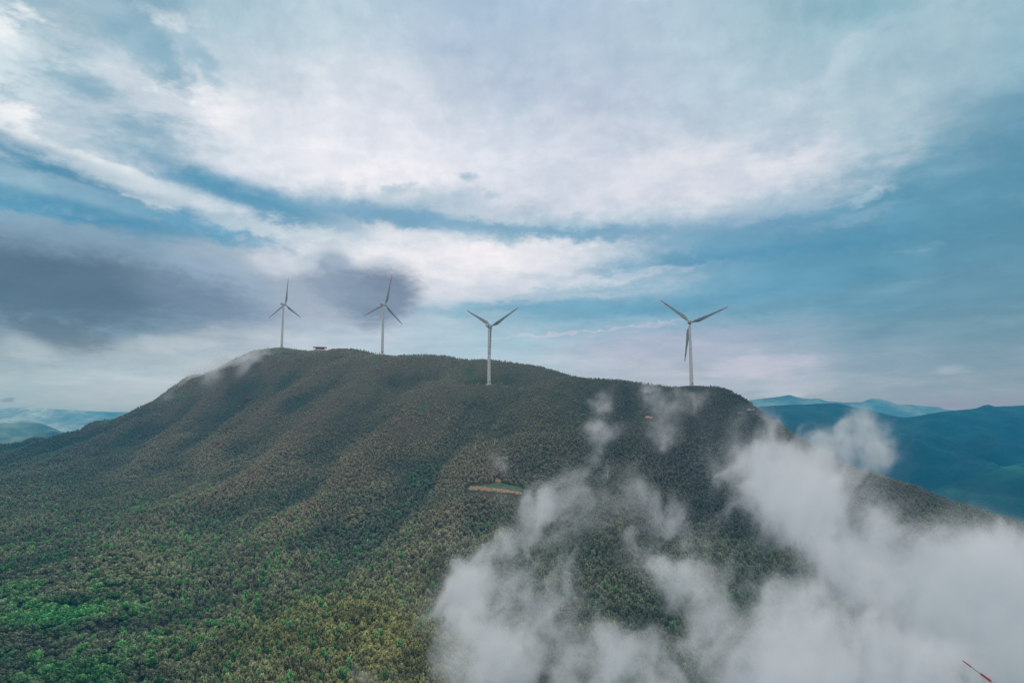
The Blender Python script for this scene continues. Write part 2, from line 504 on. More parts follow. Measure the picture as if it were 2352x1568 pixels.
# ------------------------------------------------------------------ colour of the vegetation
def veg_colour(X, Y, Z, rnd):
    n = len(X)
    a = X / np.maximum(Y, 1); 
    # frame position, used only to choose vegetation zones that follow the photographed slope
    yc = Y * CP + Z * SP; zc = -Y * SP + Z * CP
    px = 1176 + F * X / yc; py = 784 - F * zc / yc
    g1 = fbm(X / 90, Y / 90, 4); g2 = fbm(X / 30 + 40, Y / 30, 3); g3 = fbm(X / 260 + 9, Y / 200, 3)
    low = np.clip((-Z - 40) / 110, 0, 1)             # lower slope: greener
    olive = np.array([0.125, 0.126, 0.076]); brown = np.array([0.145, 0.124, 0.086]); green = np.array([0.032, 0.165, 0.045]); yell = np.array([0.185, 0.185, 0.050]); dark = np.array([0.030, 0.050, 0.036]); deep = np.array([0.045,0.075,0.045])
    c = np.tile(olive, (n, 1))
    sm = HF(spur_mask)(X, Y)
    w = np.clip(0.6 * sm + 0.35 * (g1 + 0.2) + 0.15 - low * 0.4, 0, 1)[:, None]; c = c * (1 - w) + brown * w
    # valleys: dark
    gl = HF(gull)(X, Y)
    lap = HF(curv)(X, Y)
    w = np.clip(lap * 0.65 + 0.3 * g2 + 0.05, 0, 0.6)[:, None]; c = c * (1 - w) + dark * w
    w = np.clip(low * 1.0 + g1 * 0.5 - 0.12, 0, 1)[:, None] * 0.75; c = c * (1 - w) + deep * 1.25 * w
    left = np.clip((600 - px) / 500, 0, 1) * low
    left = left * np.clip((py - 1180) / 260, 0, 1)
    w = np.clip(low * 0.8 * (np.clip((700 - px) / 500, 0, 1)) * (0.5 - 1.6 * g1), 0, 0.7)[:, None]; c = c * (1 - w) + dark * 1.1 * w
    w = np.clip(left * 1.3 + g2 * 0.9 + g1 * 0.6 - 0.45, 0, 1)[:, None] * 0.85; c = c * (1 - w) + green * w
    mid = np.exp(-((px - 870) / 380) ** 2) * np.clip((py - 1220) / 260, 0, 1)
    w = np.clip(mid * 1.25 + g1 * 0.55 - 0.25 + 0.3 * (rnd[:, 0] - 0.5), 0, 1)[:, None] * 0.75; c = c * (1 - w) + yell * 0.85 * w
    # bushier spur above lower left
    w = (np.exp(-(((px - 320) / 120) ** 2 + ((py - 1330) / 70) ** 2)) * 0.6)[:, None]; c = c * (1 - w) + np.array([0.17, 0.19, 0.10]) * w
    # right end of the ridge: dark
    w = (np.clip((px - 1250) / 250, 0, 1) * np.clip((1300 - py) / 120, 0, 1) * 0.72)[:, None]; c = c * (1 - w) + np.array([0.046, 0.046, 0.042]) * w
    w = (np.clip((420 - px) / 300, 0, 1) * np.clip((1180 - py) / 160, 0, 1) * 0.75)[:, None]; c = c * (1 - w) + np.array([0.018, 0.055, 0.050]) * w  # left flank pulled to dark teal, haze tint put into the foliage
    # individual trees: yellow tips, bright green ones, rust ones
    k = rnd[:, 1]
    nr = np.clip((Y - 500) / 300, 0, 1); br = ((0.72 + 0.14 * nr) + (0.6 - 0.3 * nr) * rnd[:, 2])[:, None]
    c = c * br
    gsel = (k > 1 - np.where(px < 800, 0.05, 0.012) * np.clip((py - 1050) / 350, 0, 1)) & (low > 0.15); c[gsel] = np.array([0.055, 0.145, 0.045]) * (0.7 + 0.6 * rnd[gsel, 2:3])
    w = (np.clip((px - 1050) / 150, 0, 1) * 0.35)[:, None]; c = c * (1 - w) + np.array([0.050, 0.066, 0.040]) * w
    yp = np.where((px > 600) & (px < 1200), 0.07, 0.022); ysel = (k < yp * np.clip((py - 1150) / 250, 0.1, 1)) & (low > 0.2); c[ysel] = np.array([0.21, 0.17, 0.045]) * (0.6 + 0.5 * rnd[ysel, 2:3])
    rsel = (k > 0.08) & (k < 0.09); c[rsel] = np.array([0.14, 0.10, 0.06]) * (0.7 + 0.5 * rnd[rsel, 2:3])
    return np.clip(c, 0.008, 0.6), px, py, low

def blur(A, r):
    k = np.ones(2 * r + 1) / (2 * r + 1)
    Z = np.pad(A, r, mode='edge')
    Z = np.apply_along_axis(lambda v: np.convolve(v, k, 'valid'), 0, Z)
    return np.apply_along_axis(lambda v: np.convolve(v, k, 'valid'), 1, Z)
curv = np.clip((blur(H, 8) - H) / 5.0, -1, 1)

# ------------------------------------------------------------------ ground material (under the trees)
def attr_mat(name, attr, scale=0.3, amt=0.45, bump=0.0):
    m, nt, bs = new_mat(name)
    at = N(nt, 'ShaderNodeAttribute'); at.attribute_name = attr
    tc = N(nt, 'ShaderNodeTexCoord'); no = N(nt, 'ShaderNodeTexNoise'); no.inputs['Scale'].default_value = scale; no.inputs['Detail'].default_value = 8; no.inputs['Roughness'].default_value = 0.65
    nt.links.new(tc.outputs['Object'], no.inputs['Vector'])
    mr = N(nt, 'ShaderNodeMapRange'); mr.inputs['From Min'].default_value = 0.3; mr.inputs['From Max'].default_value = 0.7
    mr.inputs['To Min'].default_value = 1 - amt; mr.inputs['To Max'].default_value = 1 + amt
    nt.links.new(no.outputs['Fac'], mr.inputs['Value'])
    mx = N(nt, 'ShaderNodeVectorMath', operation='SCALE'); nt.links.new(at.outputs['Color'], mx.inputs[0]); nt.links.new(mr.outputs['Result'], mx.inputs['Scale'])
    nt.links.new(mx.outputs[0], bs.inputs['Base Color']); bs.inputs['Roughness'].default_value = 0.95
    bs.inputs['Specular IOR Level'].default_value = 0.1
    if bump:
        bp = N(nt, 'ShaderNodeBump'); bp.inputs['Distance'].default_value = bump; bp.inputs['Strength'].default_value = 1
        nt.links.new(no.outputs['Fac'], bp.inputs['Height']); nt.links.new(bp.outputs[0], bs.inputs['Normal'])
    return m

M_ground = attr_mat('forest_floor', 'tint', 0.35, 0.4)
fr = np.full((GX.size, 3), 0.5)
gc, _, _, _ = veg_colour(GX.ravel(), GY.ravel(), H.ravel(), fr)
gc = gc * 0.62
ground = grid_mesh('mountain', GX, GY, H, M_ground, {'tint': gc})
tag(ground, kind='structure')

# ------------------------------------------------------------------ distant hills and land
M_far = attr_mat('far_forest', 'tint', 0.012, 0.5, 25.0)
def ridge_range(name, sky_pts, Yc, depth_front, base, tint, seed, rough=1.0, step_px=6, spur_amp=40, spur_w=240, pxr=None):
    """a mountain range: crest through the given skyline, real relief in front and behind"""
    sky_pts = sorted(sky_pts)
    xs = np.array([p[0] for p in sky_pts], float); ys = np.array([p[1] for p in sky_pts], float)
    pr = pxr or (xs[0] - 200, xs[-1] + 200)
    W = []
    px = np.arange(pr[0], pr[1], step_px)
    py = np.interp(px, xs, ys)
    py = np.where(px < xs[0], ys[0] + (xs[0] - px) * 0.06, py); py = np.where(px > xs[-1], ys[-1] + (px - xs[-1]) * 0.06, py)
    pts = np.array([P(a, b, Yc) for a, b in zip(px, py)])
    u = pts[:, 0] / Yc; zc = pts[:, 2] - 4
    vs = np.concatenate([np.linspace(-1, 0, 90), np.linspace(0.02, 0.6, 24)])
    X = np.zeros((len(u), len(vs))); Y = X.copy(); Z = X.copy()
    for j, v in enumerate(vs):
        Yj = Yc + v * depth_front
        X[:, j] = u * Yc + (0.0 * v); Y[:, j] = Yj
    t = np.abs(vs)[None, :]
    prof = t ** 0.85
    cr = zc[:, None]
    Xw = X + 0.35 * (Y - Yc) + 0.25 * spur_w * fbm(X / 700 + seed, Y / 700, 3)
    rd = ridged(Xw / spur_w + seed * 3.1, Y / (spur_w * 6.0), 4)
    Z = cr * (1 - prof) + base * prof + spur_amp * rd * np.clip(t * 4, 0, 1) * (1 - t * 0.3) * rough + 12 * fbm(X / 120 + seed, Y / 120, 4) * np.clip(t * 10, 0.0, 1)
    Z += 2.0 * fbm(X / 30, Y / 30 + seed, 3)
    tt = np.array(tint)[None, None, :] * (1 + 0.5 * fbm(X / 200, Y / 200, 5))[..., None] * np.clip(1 + 1.7 * rd[..., None], 0.15, 2.6)  # spurs lightened and gullies darkened, relief shading put into the tint
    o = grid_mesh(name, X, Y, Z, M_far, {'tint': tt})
    tag(o, kind='structure')
    return o

rightnear = [(1700, 945), (1750, 931), (1798, 928), (1845, 927), (1892, 924), (1924, 924.5), (1956, 931), (1987, 939), (2019, 949), (2041, 956), (2089, 956), (2130, 949), (2160, 943), (2193, 940), (2241, 936), (2258, 929), (2270, 927), (2285, 931), (2352, 929), (2500, 935)]
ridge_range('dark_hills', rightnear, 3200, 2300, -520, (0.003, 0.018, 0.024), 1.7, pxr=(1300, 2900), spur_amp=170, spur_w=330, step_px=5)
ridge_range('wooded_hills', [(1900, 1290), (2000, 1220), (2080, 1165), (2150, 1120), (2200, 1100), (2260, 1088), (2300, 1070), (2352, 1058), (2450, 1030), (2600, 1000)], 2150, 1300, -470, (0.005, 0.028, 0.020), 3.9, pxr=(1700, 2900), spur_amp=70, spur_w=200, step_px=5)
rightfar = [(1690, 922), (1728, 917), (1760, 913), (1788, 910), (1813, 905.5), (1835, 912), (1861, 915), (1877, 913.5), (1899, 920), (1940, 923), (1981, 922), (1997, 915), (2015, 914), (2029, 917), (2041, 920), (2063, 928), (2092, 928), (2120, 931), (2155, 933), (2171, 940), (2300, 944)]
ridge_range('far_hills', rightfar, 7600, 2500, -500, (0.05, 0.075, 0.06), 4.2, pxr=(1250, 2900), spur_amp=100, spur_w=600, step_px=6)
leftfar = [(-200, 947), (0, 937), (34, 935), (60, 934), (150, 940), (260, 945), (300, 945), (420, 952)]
ridge_range('far_left_hills', leftfar, 8000, 2600, -500, (0.10, 0.16, 0.17), 6.2, pxr=(-700, 900), spur_amp=80, spur_w=700, step_px=8)  # pale tint puts extra haze fade into the hill colour
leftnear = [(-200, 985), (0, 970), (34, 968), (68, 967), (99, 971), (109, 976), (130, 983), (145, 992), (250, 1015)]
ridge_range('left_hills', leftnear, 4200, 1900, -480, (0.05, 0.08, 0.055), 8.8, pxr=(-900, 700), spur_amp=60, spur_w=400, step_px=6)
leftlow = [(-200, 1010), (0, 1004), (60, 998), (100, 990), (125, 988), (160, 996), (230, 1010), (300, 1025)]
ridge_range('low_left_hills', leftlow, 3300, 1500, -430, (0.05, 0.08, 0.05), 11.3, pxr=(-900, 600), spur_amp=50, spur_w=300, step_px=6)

xx = np.concatenate([-np.geomspace(60000, 400, 30), [0], np.geomspace(400, 60000, 30)])
LX, LY = np.meshgrid(xx, xx, indexing='ij')
LZ = -440 + 25 * fbm(LX / 900, LY / 900, 3)
land = grid_mesh('ground', LX, LY, LZ, M_far, {'tint': np.tile(np.array([0.05, 0.08, 0.05]), (LX.size, 1))})
tag(land, kind='structure')

# ------------------------------------------------------------------ trees
def leaf_mat(name):
    m, nt, bs = new_mat(name)
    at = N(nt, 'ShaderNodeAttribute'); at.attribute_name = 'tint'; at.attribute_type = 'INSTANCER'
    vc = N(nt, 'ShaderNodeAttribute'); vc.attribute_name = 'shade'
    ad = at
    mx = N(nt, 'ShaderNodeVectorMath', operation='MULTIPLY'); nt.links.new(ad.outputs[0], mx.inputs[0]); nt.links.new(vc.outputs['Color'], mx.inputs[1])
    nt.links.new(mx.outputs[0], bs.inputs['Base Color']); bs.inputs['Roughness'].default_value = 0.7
    bs.inputs['Specular IOR Level'].default_value = 0.15
    return m
M_leaf = leaf_mat('leaves')

def tree_mesh(name, kind, seed, nleaf, w, h, core=True, leaf=0.55):
    rg = np.random.default_rng(seed)
    V = []; Fc = []; S = []
    mats = []
    def tri(p, size, shade):
        a = rg.normal(size=3); a /= np.linalg.norm(a)
        b = np.cross(a, rg.normal(size=3)); b /= np.linalg.norm(b); c = np.cross(a, b)
        if kind == 'bamboo': b = b * 0.6 + np.array([0, 0, -0.35]) + np.array([p[0], p[1], 0]) * 0.15
        i = len(V)
        V.extend([p + b * size, p - b * size * 0.7 + c * size * 0.8, p - b * size * 0.7 - c * size * 0.8])
        Fc.append((i, i + 1, i + 2)); S.extend([shade] * 3); mats.append(0)
    # trunk with limbs
    def tube(p0, p1, r0, r1, n=5):
        i = len(V); d = p1 - p0; d = d / np.linalg.norm(d); u = np.cross(d, [0.3, 1, 0.2]); u /= np.linalg.norm(u); w_ = np.cross(d, u)
        for pp, rr in ((p0, r0), (p1, r1)):
            for k in range(n):
                a = 2 * math.pi * k / n; V.append(pp + rr * (math.cos(a) * u + math.sin(a) * w_)); S.append(1.0)
        for k in range(n): Fc.append((i + k, i + (k + 1) % n, i + n + (k + 1) % n, i + n + k)); mats.append(1)
    if kind == 'bamboo':
        ns = 4
        for k in range(ns):
            a = rg.random() * 6.28; r = w * 0.12
            tube(np.array([r * math.cos(a), r * math.sin(a), -0.6]), np.array([2.2 * r * math.cos(a), 2.2 * r * math.sin(a), h * 0.8]), 0.09, 0.04)
        for k in range(nleaf):
            t = rg.random() ** 0.7
            z = h * (0.28 + 0.72 * t); rad = w * 0.5 * (0.35 + 0.9 * math.sin(math.pi * min(1, (t * 0.75 + 0.22)))) * (0.55 + 0.5 * rg.random())
            a = rg.random() * 6.28
            p = np.array([rad * math.cos(a), rad * math.sin(a), z - 0.25 * rad])
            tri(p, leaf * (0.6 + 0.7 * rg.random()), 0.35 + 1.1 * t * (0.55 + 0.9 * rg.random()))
    elif kind == 'broad':
        tube(np.array([0, 0, -0.6]), np.array([0, 0, h * 0.5]), 0.28, 0.16)
        lob = [(np.array([math.cos(a) * w * 0.24, math.sin(a) * w * 0.24, h * (0.52 + 0.2 * rg.random())]), w * (0.24 + 0.1 * rg.random())) for a in rg.random(6) * 6.28]
        lob.append((np.array([0, 0, h * 0.78]), w * 0.28))
        for c_, r_ in lob[:5]: tube(np.array([0, 0, h * 0.35]), c_, 0.13, 0.05)
        for k in range(nleaf):
            c_, r_ = lob[rg.integers(len(lob))]
            d = rg.normal(size=3); d /= np.linalg.norm(d)
            if d[2] < -0.3: d[2] *= -1
            p = c_ + d * r_ * (0.75 + 0.35 * rg.random()) * np.array([1, 1, 0.85])
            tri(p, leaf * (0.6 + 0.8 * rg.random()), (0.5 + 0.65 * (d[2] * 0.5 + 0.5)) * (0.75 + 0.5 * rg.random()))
    elif kind == 'conifer':
        tube(np.array([0, 0, -0.6]), np.array([0, 0, h * 0.95]), 0.2, 0.03)
        for k in range(nleaf):
            t = rg.random() ** 0.8; a = rg.random() * 6.28; rad = w * 0.5 * (1 - t) * (0.6 + 0.5 * rg.random()) + 0.1
            p = np.array([rad * math.cos(a), rad * math.sin(a), h * (0.12 + 0.86 * t)])
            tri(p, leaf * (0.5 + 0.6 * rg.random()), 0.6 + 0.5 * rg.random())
    elif kind == 'shrub':
        tube(np.array([0, 0, -0.3]), np.array([0, 0, h * 0.5]), 0.08, 0.04)
        for k in range(nleaf):
            d = rg.normal(size=3); d /= np.linalg.norm(d); d[2] = abs(d[2])
            p = d * np.array([w / 2, w / 2, h * 0.9]) * (0.55 + 0.5 * rg.random())
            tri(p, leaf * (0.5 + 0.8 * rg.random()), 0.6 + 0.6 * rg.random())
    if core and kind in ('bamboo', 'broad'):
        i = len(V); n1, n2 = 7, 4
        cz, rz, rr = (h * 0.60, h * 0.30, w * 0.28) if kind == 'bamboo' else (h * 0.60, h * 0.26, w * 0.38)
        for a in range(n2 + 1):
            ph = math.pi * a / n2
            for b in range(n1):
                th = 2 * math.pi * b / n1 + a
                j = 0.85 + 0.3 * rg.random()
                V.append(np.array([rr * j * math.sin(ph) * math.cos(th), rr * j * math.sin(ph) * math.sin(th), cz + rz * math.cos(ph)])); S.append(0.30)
        for a in range(n2):
            for b in range(n1):
                b2 = (b + 1) % n1
                Fc.append((i + a * n1 + b, i + a * n1 + b2, i + (a + 1) * n1 + b2, i + (a + 1) * n1 + b)); mats.append(0)
    me = bpy.data.meshes.new(name); me.from_pydata([tuple(v) for v in V], [], Fc)
    me.materials.append(M_leaf); me.materials.append(M_bark)
    me.polygons.foreach_set('material_index', mats)
    at = me.attributes.new('shade', 'FLOAT_COLOR', 'POINT'); c = np.ones((len(V), 4), np.float32); c[:, :3] = np.array(S, np.float32)[:, None]  # crown shade put into colour: dark core and low leaves, lighter tops
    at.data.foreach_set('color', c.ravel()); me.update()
    return me

PROT = [tree_mesh('bamboo_a', 'bamboo', 1, 120, 2.9, 6.8, leaf=0.5), tree_mesh('bamboo_b', 'bamboo', 2, 120, 3.3, 7.8, leaf=0.5), tree_mesh('bamboo_c', 'bamboo', 3, 110, 2.5, 6.0, leaf=0.5),
        tree_mesh('broad_a', 'broad', 4, 170, 5.4, 6.4, leaf=0.6), tree_mesh('broad_b', 'broad', 5, 170, 6.0, 6.0, leaf=0.6), tree_mesh('shrub_a', 'shrub', 6, 60, 2.6, 2.2, leaf=0.5)]

def frame_pos(X, Y, Z):
    yc = Y * CP + Z * SP; zc = -Y * SP + Z * CP
    return 1176 + F * X / yc, 784 - F * zc / yc, yc

def scatter():
    pts = []
    for (y0, y1, s) in ((215, 620, 1.95), (620, 900, 2.0), (900, 1250, 2.4), (1250, 1900, 3.2)):
        xm = 0.86 * y1 + 60
        xs = np.arange(-xm, xm, s); ys = np.arange(y0, y1, s)
        X, Y = np.meshgrid(xs, ys); X = X.ravel() + rng.uniform(-0.5, 0.5, X.size) * s * 0.95; Y = Y.ravel() + rng.uniform(-0.5, 0.5, Y.size) * s * 0.95
        m = np.abs(X) < 0.86 * Y + 40
        pts.append(np.stack([X[m], Y[m]], 1))
    p = np.concatenate(pts); Z = hf(p[:, 0], p[:, 1])
    px, py, yc = frame_pos(p[:, 0], p[:, 1], Z + 6)
    m = (py < 1640) & (px > -260) & (px < 2620)
    p = p[m]; Z = Z[m]
    # horizon test, generous so that a step aside shows no bare ground
    az = np.linspace(-0.9, 0.9, 900); Yg = np.arange(150, 1950, 4.0)
    hz = np.full((len(az), len(Yg)), -9.0)
    for i, a in enumerate(az):
        h = hf(a * Yg, Yg) / Yg
        hz[i] = np.maximum.accumulate(h)
    a = p[:, 0] / p[:, 1]
    i = np.clip(((a + 0.9) / 1.8 * 899).astype(int), 0, 899); j = np.clip(((p[:, 1] - 150) / 4).astype(int) - 3, 0, len(Yg) - 1)
    vis = (Z + 24) / p[:, 1] > hz[i, j]
    return p[vis], Z[vis]
pp, pz = scatter()
n = len(pp); print('trees', n)
rnd = rng.random((n, 6))
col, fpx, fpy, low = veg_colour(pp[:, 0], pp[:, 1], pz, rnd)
dn = fbm(pp[:, 0] / 18, pp[:, 1] / 18, 3)
# species
zone_left = np.clip((700 - fpx) / 500, 0, 1) * np.clip((fpy - 1150) / 250, 0, 1)
spn = fbm(pp[:, 0] / 45 + 3, pp[:, 1] / 45, 3)
broad = (zone_left + 0.5 * spn + 0.25 * (rnd[:, 3] - 0.5)) > 0.55
broad |= (spn > 0.30) & (rnd[:, 3] > 0.45)
idx = (rnd[:, 4] * 3).astype(np.int32)
idx[broad] = 3 + (rnd[broad, 4] > 0.5)
keep = ~(broad & (rnd[:, 5] > 0.34))
scl = (0.55 + 0.62 * rnd[:, 1] ** 1.6) * (1 + 0.25 * dn)
scl *= np.where(pp[:, 1] > 620, 0.82, 0.90)
scl *= np.clip(0.46 + 0.62 * np.clip((fpy - 860) / 420, 0, 1), 0.4, 1.06)      # lower growth near the windy crest
shr = (fpy < 1000) & (rnd[:, 3] < 0.45) & (~broad); idx[shr] = 5
kdark = np.clip((pp[:,1]-0)*0,0,1)

def in_poly(px, py, poly):
    r = np.zeros(len(px), bool); k = len(poly); j = k - 1
    for i in range(k):
        xi, yi = poly[i]; xj, yj = poly[j]
        c = ((yi > py) != (yj > py)) & (px < (xj - xi) * (py - yi) / (yj - yi + 1e-9) + xi)
        r ^= c; j = i
    return r
CLEAR = [(1066, 1125), (1082, 1115), (1130, 1112), (1138, 1098), (1148, 1098), (1152, 1111), (1190, 1117), (1215, 1128), (1210, 1138), (1190, 1139), (1120, 1132), (1070, 1129)]
CLEAR2 = [(1474, 956), (1506, 954), (1508, 966), (1476, 966)]
gpx, gpy, _ = frame_pos(pp[:, 0], pp[:, 1], pz)
for poly in (CLEAR, CLEAR2):
    qq = in_poly(gpx, gpy, poly); keep &= ~(qq & (rnd[:, 0] > 0.16)); idx[qq] = 5; scl[qq] = 0.45 + 0.5 * rnd[qq, 1]
    for k in range(1, 14):
        q = in_poly(gpx, gpy - k, poly)
        scl[q] = np.minimum(scl[q], 0.12 + k / 14 * 0.75); idx[q] = 5
# pads round the tower feet and the shelter
for b, r in [(turb_base[i], 6.0) for i in range(5)] + [(np.array(P(735, 804, 1236)), 15)]:
    keep &= np.hypot(pp[:, 0] - b[0], pp[:, 1] - b[1]) > r
q = np.hypot(pp[:, 0] - turb_base[2][0], pp[:, 1] - turb_base[2][1] + 8) < 13; idx[q] = 5; scl[q] *= 0.8
for b in (turb_base[0], turb_base[1], np.array(P(735, 804, 1236)), turb_base[3]):
    q = (np.hypot(pp[:, 0] - b[0], (pp[:, 1] - b[1] + 14) * 0.8) < 26); idx[q] = 5; scl[q] *= 0.5

pp = pp[keep]; pz = pz[keep]; rnd = rnd[keep]; col = col[keep]; idx = idx[keep]; scl = scl[keep]; fpx = fpx[keep]; fpy = fpy[keep]; gpx = gpx[keep]; gpy = gpy[keep]; broad = broad[keep]
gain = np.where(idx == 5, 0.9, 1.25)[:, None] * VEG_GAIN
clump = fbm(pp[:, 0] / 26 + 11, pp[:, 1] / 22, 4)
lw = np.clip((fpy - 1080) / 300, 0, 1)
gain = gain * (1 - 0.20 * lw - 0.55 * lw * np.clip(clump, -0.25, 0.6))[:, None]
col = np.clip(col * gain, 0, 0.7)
# the individuals: the nearest three hundred clear of the fog
cand = np.where((gpx > 2) & (gpx < 960) & (gpy - 10 < 1565) & (gpy - 10 > 1200) & (idx != 5))[0]
size = scl[cand] * np.where(idx[cand] >= 3, 5.6, 3.4) / pp[cand, 1]
cand = cand[np.argsort(-size)[:300]]
ind = set(cand.tolist())
mask = np.ones(len(pp), bool); mask[cand] = False

protos = []
for me in PROT:
    o = bpy.data.objects.new(me.name, me); protos.append(o)

def instance_object(name, pts, z, idx, scl, col, rot):
    me = bpy.data.meshes.new(name); me.vertices.add(len(pts))
    co_ = np.column_stack([pts, z - 0.2]).astype(np.float32); me.vertices.foreach_set('co', co_.ravel())
    a = me.attributes.new('pick', 'INT', 'POINT'); a.data.foreach_set('value', idx.astype(np.int32))
    a = me.attributes.new('size', 'FLOAT_VECTOR', 'POINT'); a.data.foreach_set('vector', scl.astype(np.float32).ravel())
    a = me.attributes.new('turn', 'FLOAT_VECTOR', 'POINT'); a.data.foreach_set('vector', rot.astype(np.float32).ravel())
    a = me.attributes.new('tint', 'FLOAT_COLOR', 'POINT'); c = np.ones((len(pts), 4), np.float32); c[:, :3] = col; a.data.foreach_set('color', c.ravel())
    me.materials.append(M_leaf)
    o = bpy.data.objects.new(name, me); C.objects.link(o)
    ng = bpy.data.node_groups.new('plant_trees', 'GeometryNodeTree')
    ng.interface.new_socket('Geometry', in_out='INPUT', socket_type='NodeSocketGeometry'); ng.interface.new_socket('Geometry', in_out='OUTPUT', socket_type='NodeSocketGeometry')
    gi = ng.nodes.new('NodeGroupInput'); go = ng.nodes.new('NodeGroupOutput'); iop = ng.nodes.new('GeometryNodeInstanceOnPoints'); jn = ng.nodes.new('GeometryNodeJoinGeometry')
    for p in reversed(protos):
        oi = ng.nodes.new('GeometryNodeObjectInfo'); oi.inputs['Object'].default_value = p; oi.inputs['As Instance'].default_value = True
        ng.links.new(oi.outputs['Geometry'], jn.inputs[0])
    def na(nm, t):
        x = ng.nodes.new('GeometryNodeInputNamedAttribute'); x.data_type = t; x.inputs['Name'].default_value = nm; return x.outputs['Attribute']
    m2p = ng.nodes.new('GeometryNodeMeshToPoints')
    ng.links.new(gi.outputs[0], m2p.inputs[0]); ng.links.new(m2p.outputs[0], iop.inputs['Points']); ng.links.new(jn.outputs[0], iop.inputs['Instance'])
    iop.inputs['Pick Instance'].default_value = True
    ng.links.new(na('pick', 'INT'), iop.inputs['Instance Index'])
    ng.links.new(na('size', 'FLOAT_VECTOR'), iop.inputs['Scale'])
    e2r = ng.nodes.new('FunctionNodeEulerToRotation'); ng.links.new(na('turn', 'FLOAT_VECTOR'), e2r.inputs[0]); ng.links.new(e2r.outputs[0], iop.inputs['Rotation'])
    ng.links.new(iop.outputs[0], go.inputs[0])
    md = o.modifiers.new('plant', 'NODES'); md.node_group = ng
    return o
rot = np.zeros((len(pp), 3)); rot[:, 2] = rnd[:, 2] * 6.28 * 7; rot[:, 0] = (rnd[:, 3] - 0.5) * 0.25; rot[:, 1] = (rnd[:, 4] - 0.5) * 0.25
s3 = np.column_stack([scl, scl, scl * (0.8 + 0.45 * rnd[:, 0])])
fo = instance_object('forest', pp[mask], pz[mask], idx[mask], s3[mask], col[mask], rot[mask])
tag(fo, 'dense forest canopy covering the whole mountainside', 'forest', kind='stuff')

def place_tree(name, me, x, y, z, s, rz, tint, label, cat, group=None):
    o = bpy.data.objects.new(name, me); C.objects.link(o)
    o.location = (x, y, z); o.scale = (s[0], s[1], s[2]); o.rotation_euler = (0, 0, rz)
    o['tint'] = [float(t) for t in tint]
    tag(o, label, cat, group)
    return o
for k in cand:
    b = idx[k] >= 3
    lum = col[k]
    left = gpx[k] < 420
    if b and left: nm, lb, gr = 'broadleaf_tree', 'round leafy tree in the green canopy at the lower left corner', 'leafy trees in the lower left canopy'
    elif b: nm, lb, gr = 'broadleaf_tree', 'round leafy tree in the canopy along the bottom edge near the fog', 'leafy trees along the bottom edge'
    elif left: nm, lb, gr = 'bamboo_tree', 'feathery upright tree in the green canopy at the lower left corner', 'feathery trees in the lower left canopy'
    else: nm, lb, gr = 'bamboo_tree', 'feathery yellow-green tree in the canopy along the bottom edge near the fog', 'feathery trees along the bottom edge'
    place_tree(nm, PROT[idx[k]], pp[k, 0], pp[k, 1], pz[k] - 0.2, s3[k], rot[k, 2], col[k], lb, 'tree', gr)

# ------------------------------------------------------------------ small things on the mountain
def cube_obj(name, c, s, mats, parent=None, bev=0.0):
    bm = bmesh.new(); bmesh.ops.create_cube(bm, size=1)
    for q in bm.verts: q.co = Vector((q.co.x * s[0] + c[0], q.co.y * s[1] + c[1], q.co.z * s[2] + c[2]))
    if bev: bmesh.ops.bevel(bm, geom=bm.edges[:], offset=bev, segments=2, affect='EDGES')
    return bm_obj(name, bm, mats, parent)

# roofed shelter on the crest
b = P(735, 802.6, 1236); gz = b[2]
sh = empty('hilltop_shelter', (b[0], b[1], gz), R(16))
tag(sh, 'low brick shelter with a wide flat dark roof standing on the ridge', 'shelter')
cube_obj('plinth', (0, 0, -1.3), (21, 11, 2.6), [M_conc], sh)
cube_obj('wall', (0, 0, 1.75), (16, 7, 3.5), [M_brick], sh)
v = [(-12.2, -6.2, 3.5), (12.2, -6.2, 3.5), (12.2, 6.2, 3.5), (-12.2, 6.2, 3.5), (-12.4, -6.4, 4.0), (12.4, -6.4, 4.0), (12.4, 6.4, 4.0), (-12.4, 6.4, 4.0), (-6.5, -1, 5.0), (6.5, -1, 5.0), (6.5, 1, 5.0), (-6.5, 1, 5.0)]
f = [(3, 2, 1, 0), (0, 1, 5, 4), (1, 2, 6, 5), (2, 3, 7, 6), (3, 0, 4, 7), (4, 5, 9, 8), (5, 6, 10, 9), (6, 7, 11, 10), (7, 4, 8, 11), (8, 9, 10, 11)]
mesh_obj('roof', v, f, [M_roof], sh)
for x in (-10.3, 10.3):
    for y in (-4.6, 4.6): cube_obj('pillar', (x, y, 1.74), (0.7, 0.7, 3.48), [M_conc], sh)
for x in (-4.5, 1.2, 5.4): cube_obj('window', (x, -3.52, 2.1), (1.6, 0.12, 1.2), [M_dark], sh)
cube_obj('door', (-1.9, -3.52, 1.15), (1.3, 0.14, 2.3), [M_dark], sh)

# transformer cabinet by the third tower
p = P(1097.5, 886.5, 946)
cb = empty('transformer_cabinet', (p[0], p[1], p[2]), R(12)); tag(cb, 'small white cabinet standing left of the lettered tower foot', 'cabinet')
cube_obj('cabinet_body', (0, 0, 1.4), (3.4, 2.2, 2.4), [M_white], cb, 0.05)
cube_obj('cabinet_roof', (0, 0, 2.72), (3.8, 2.6, 0.22), [M_conc], cb)
cube_obj('cabinet_base', (0, 0, -0.4), (3.6, 2.4, 1.2), [M_conc], cb)

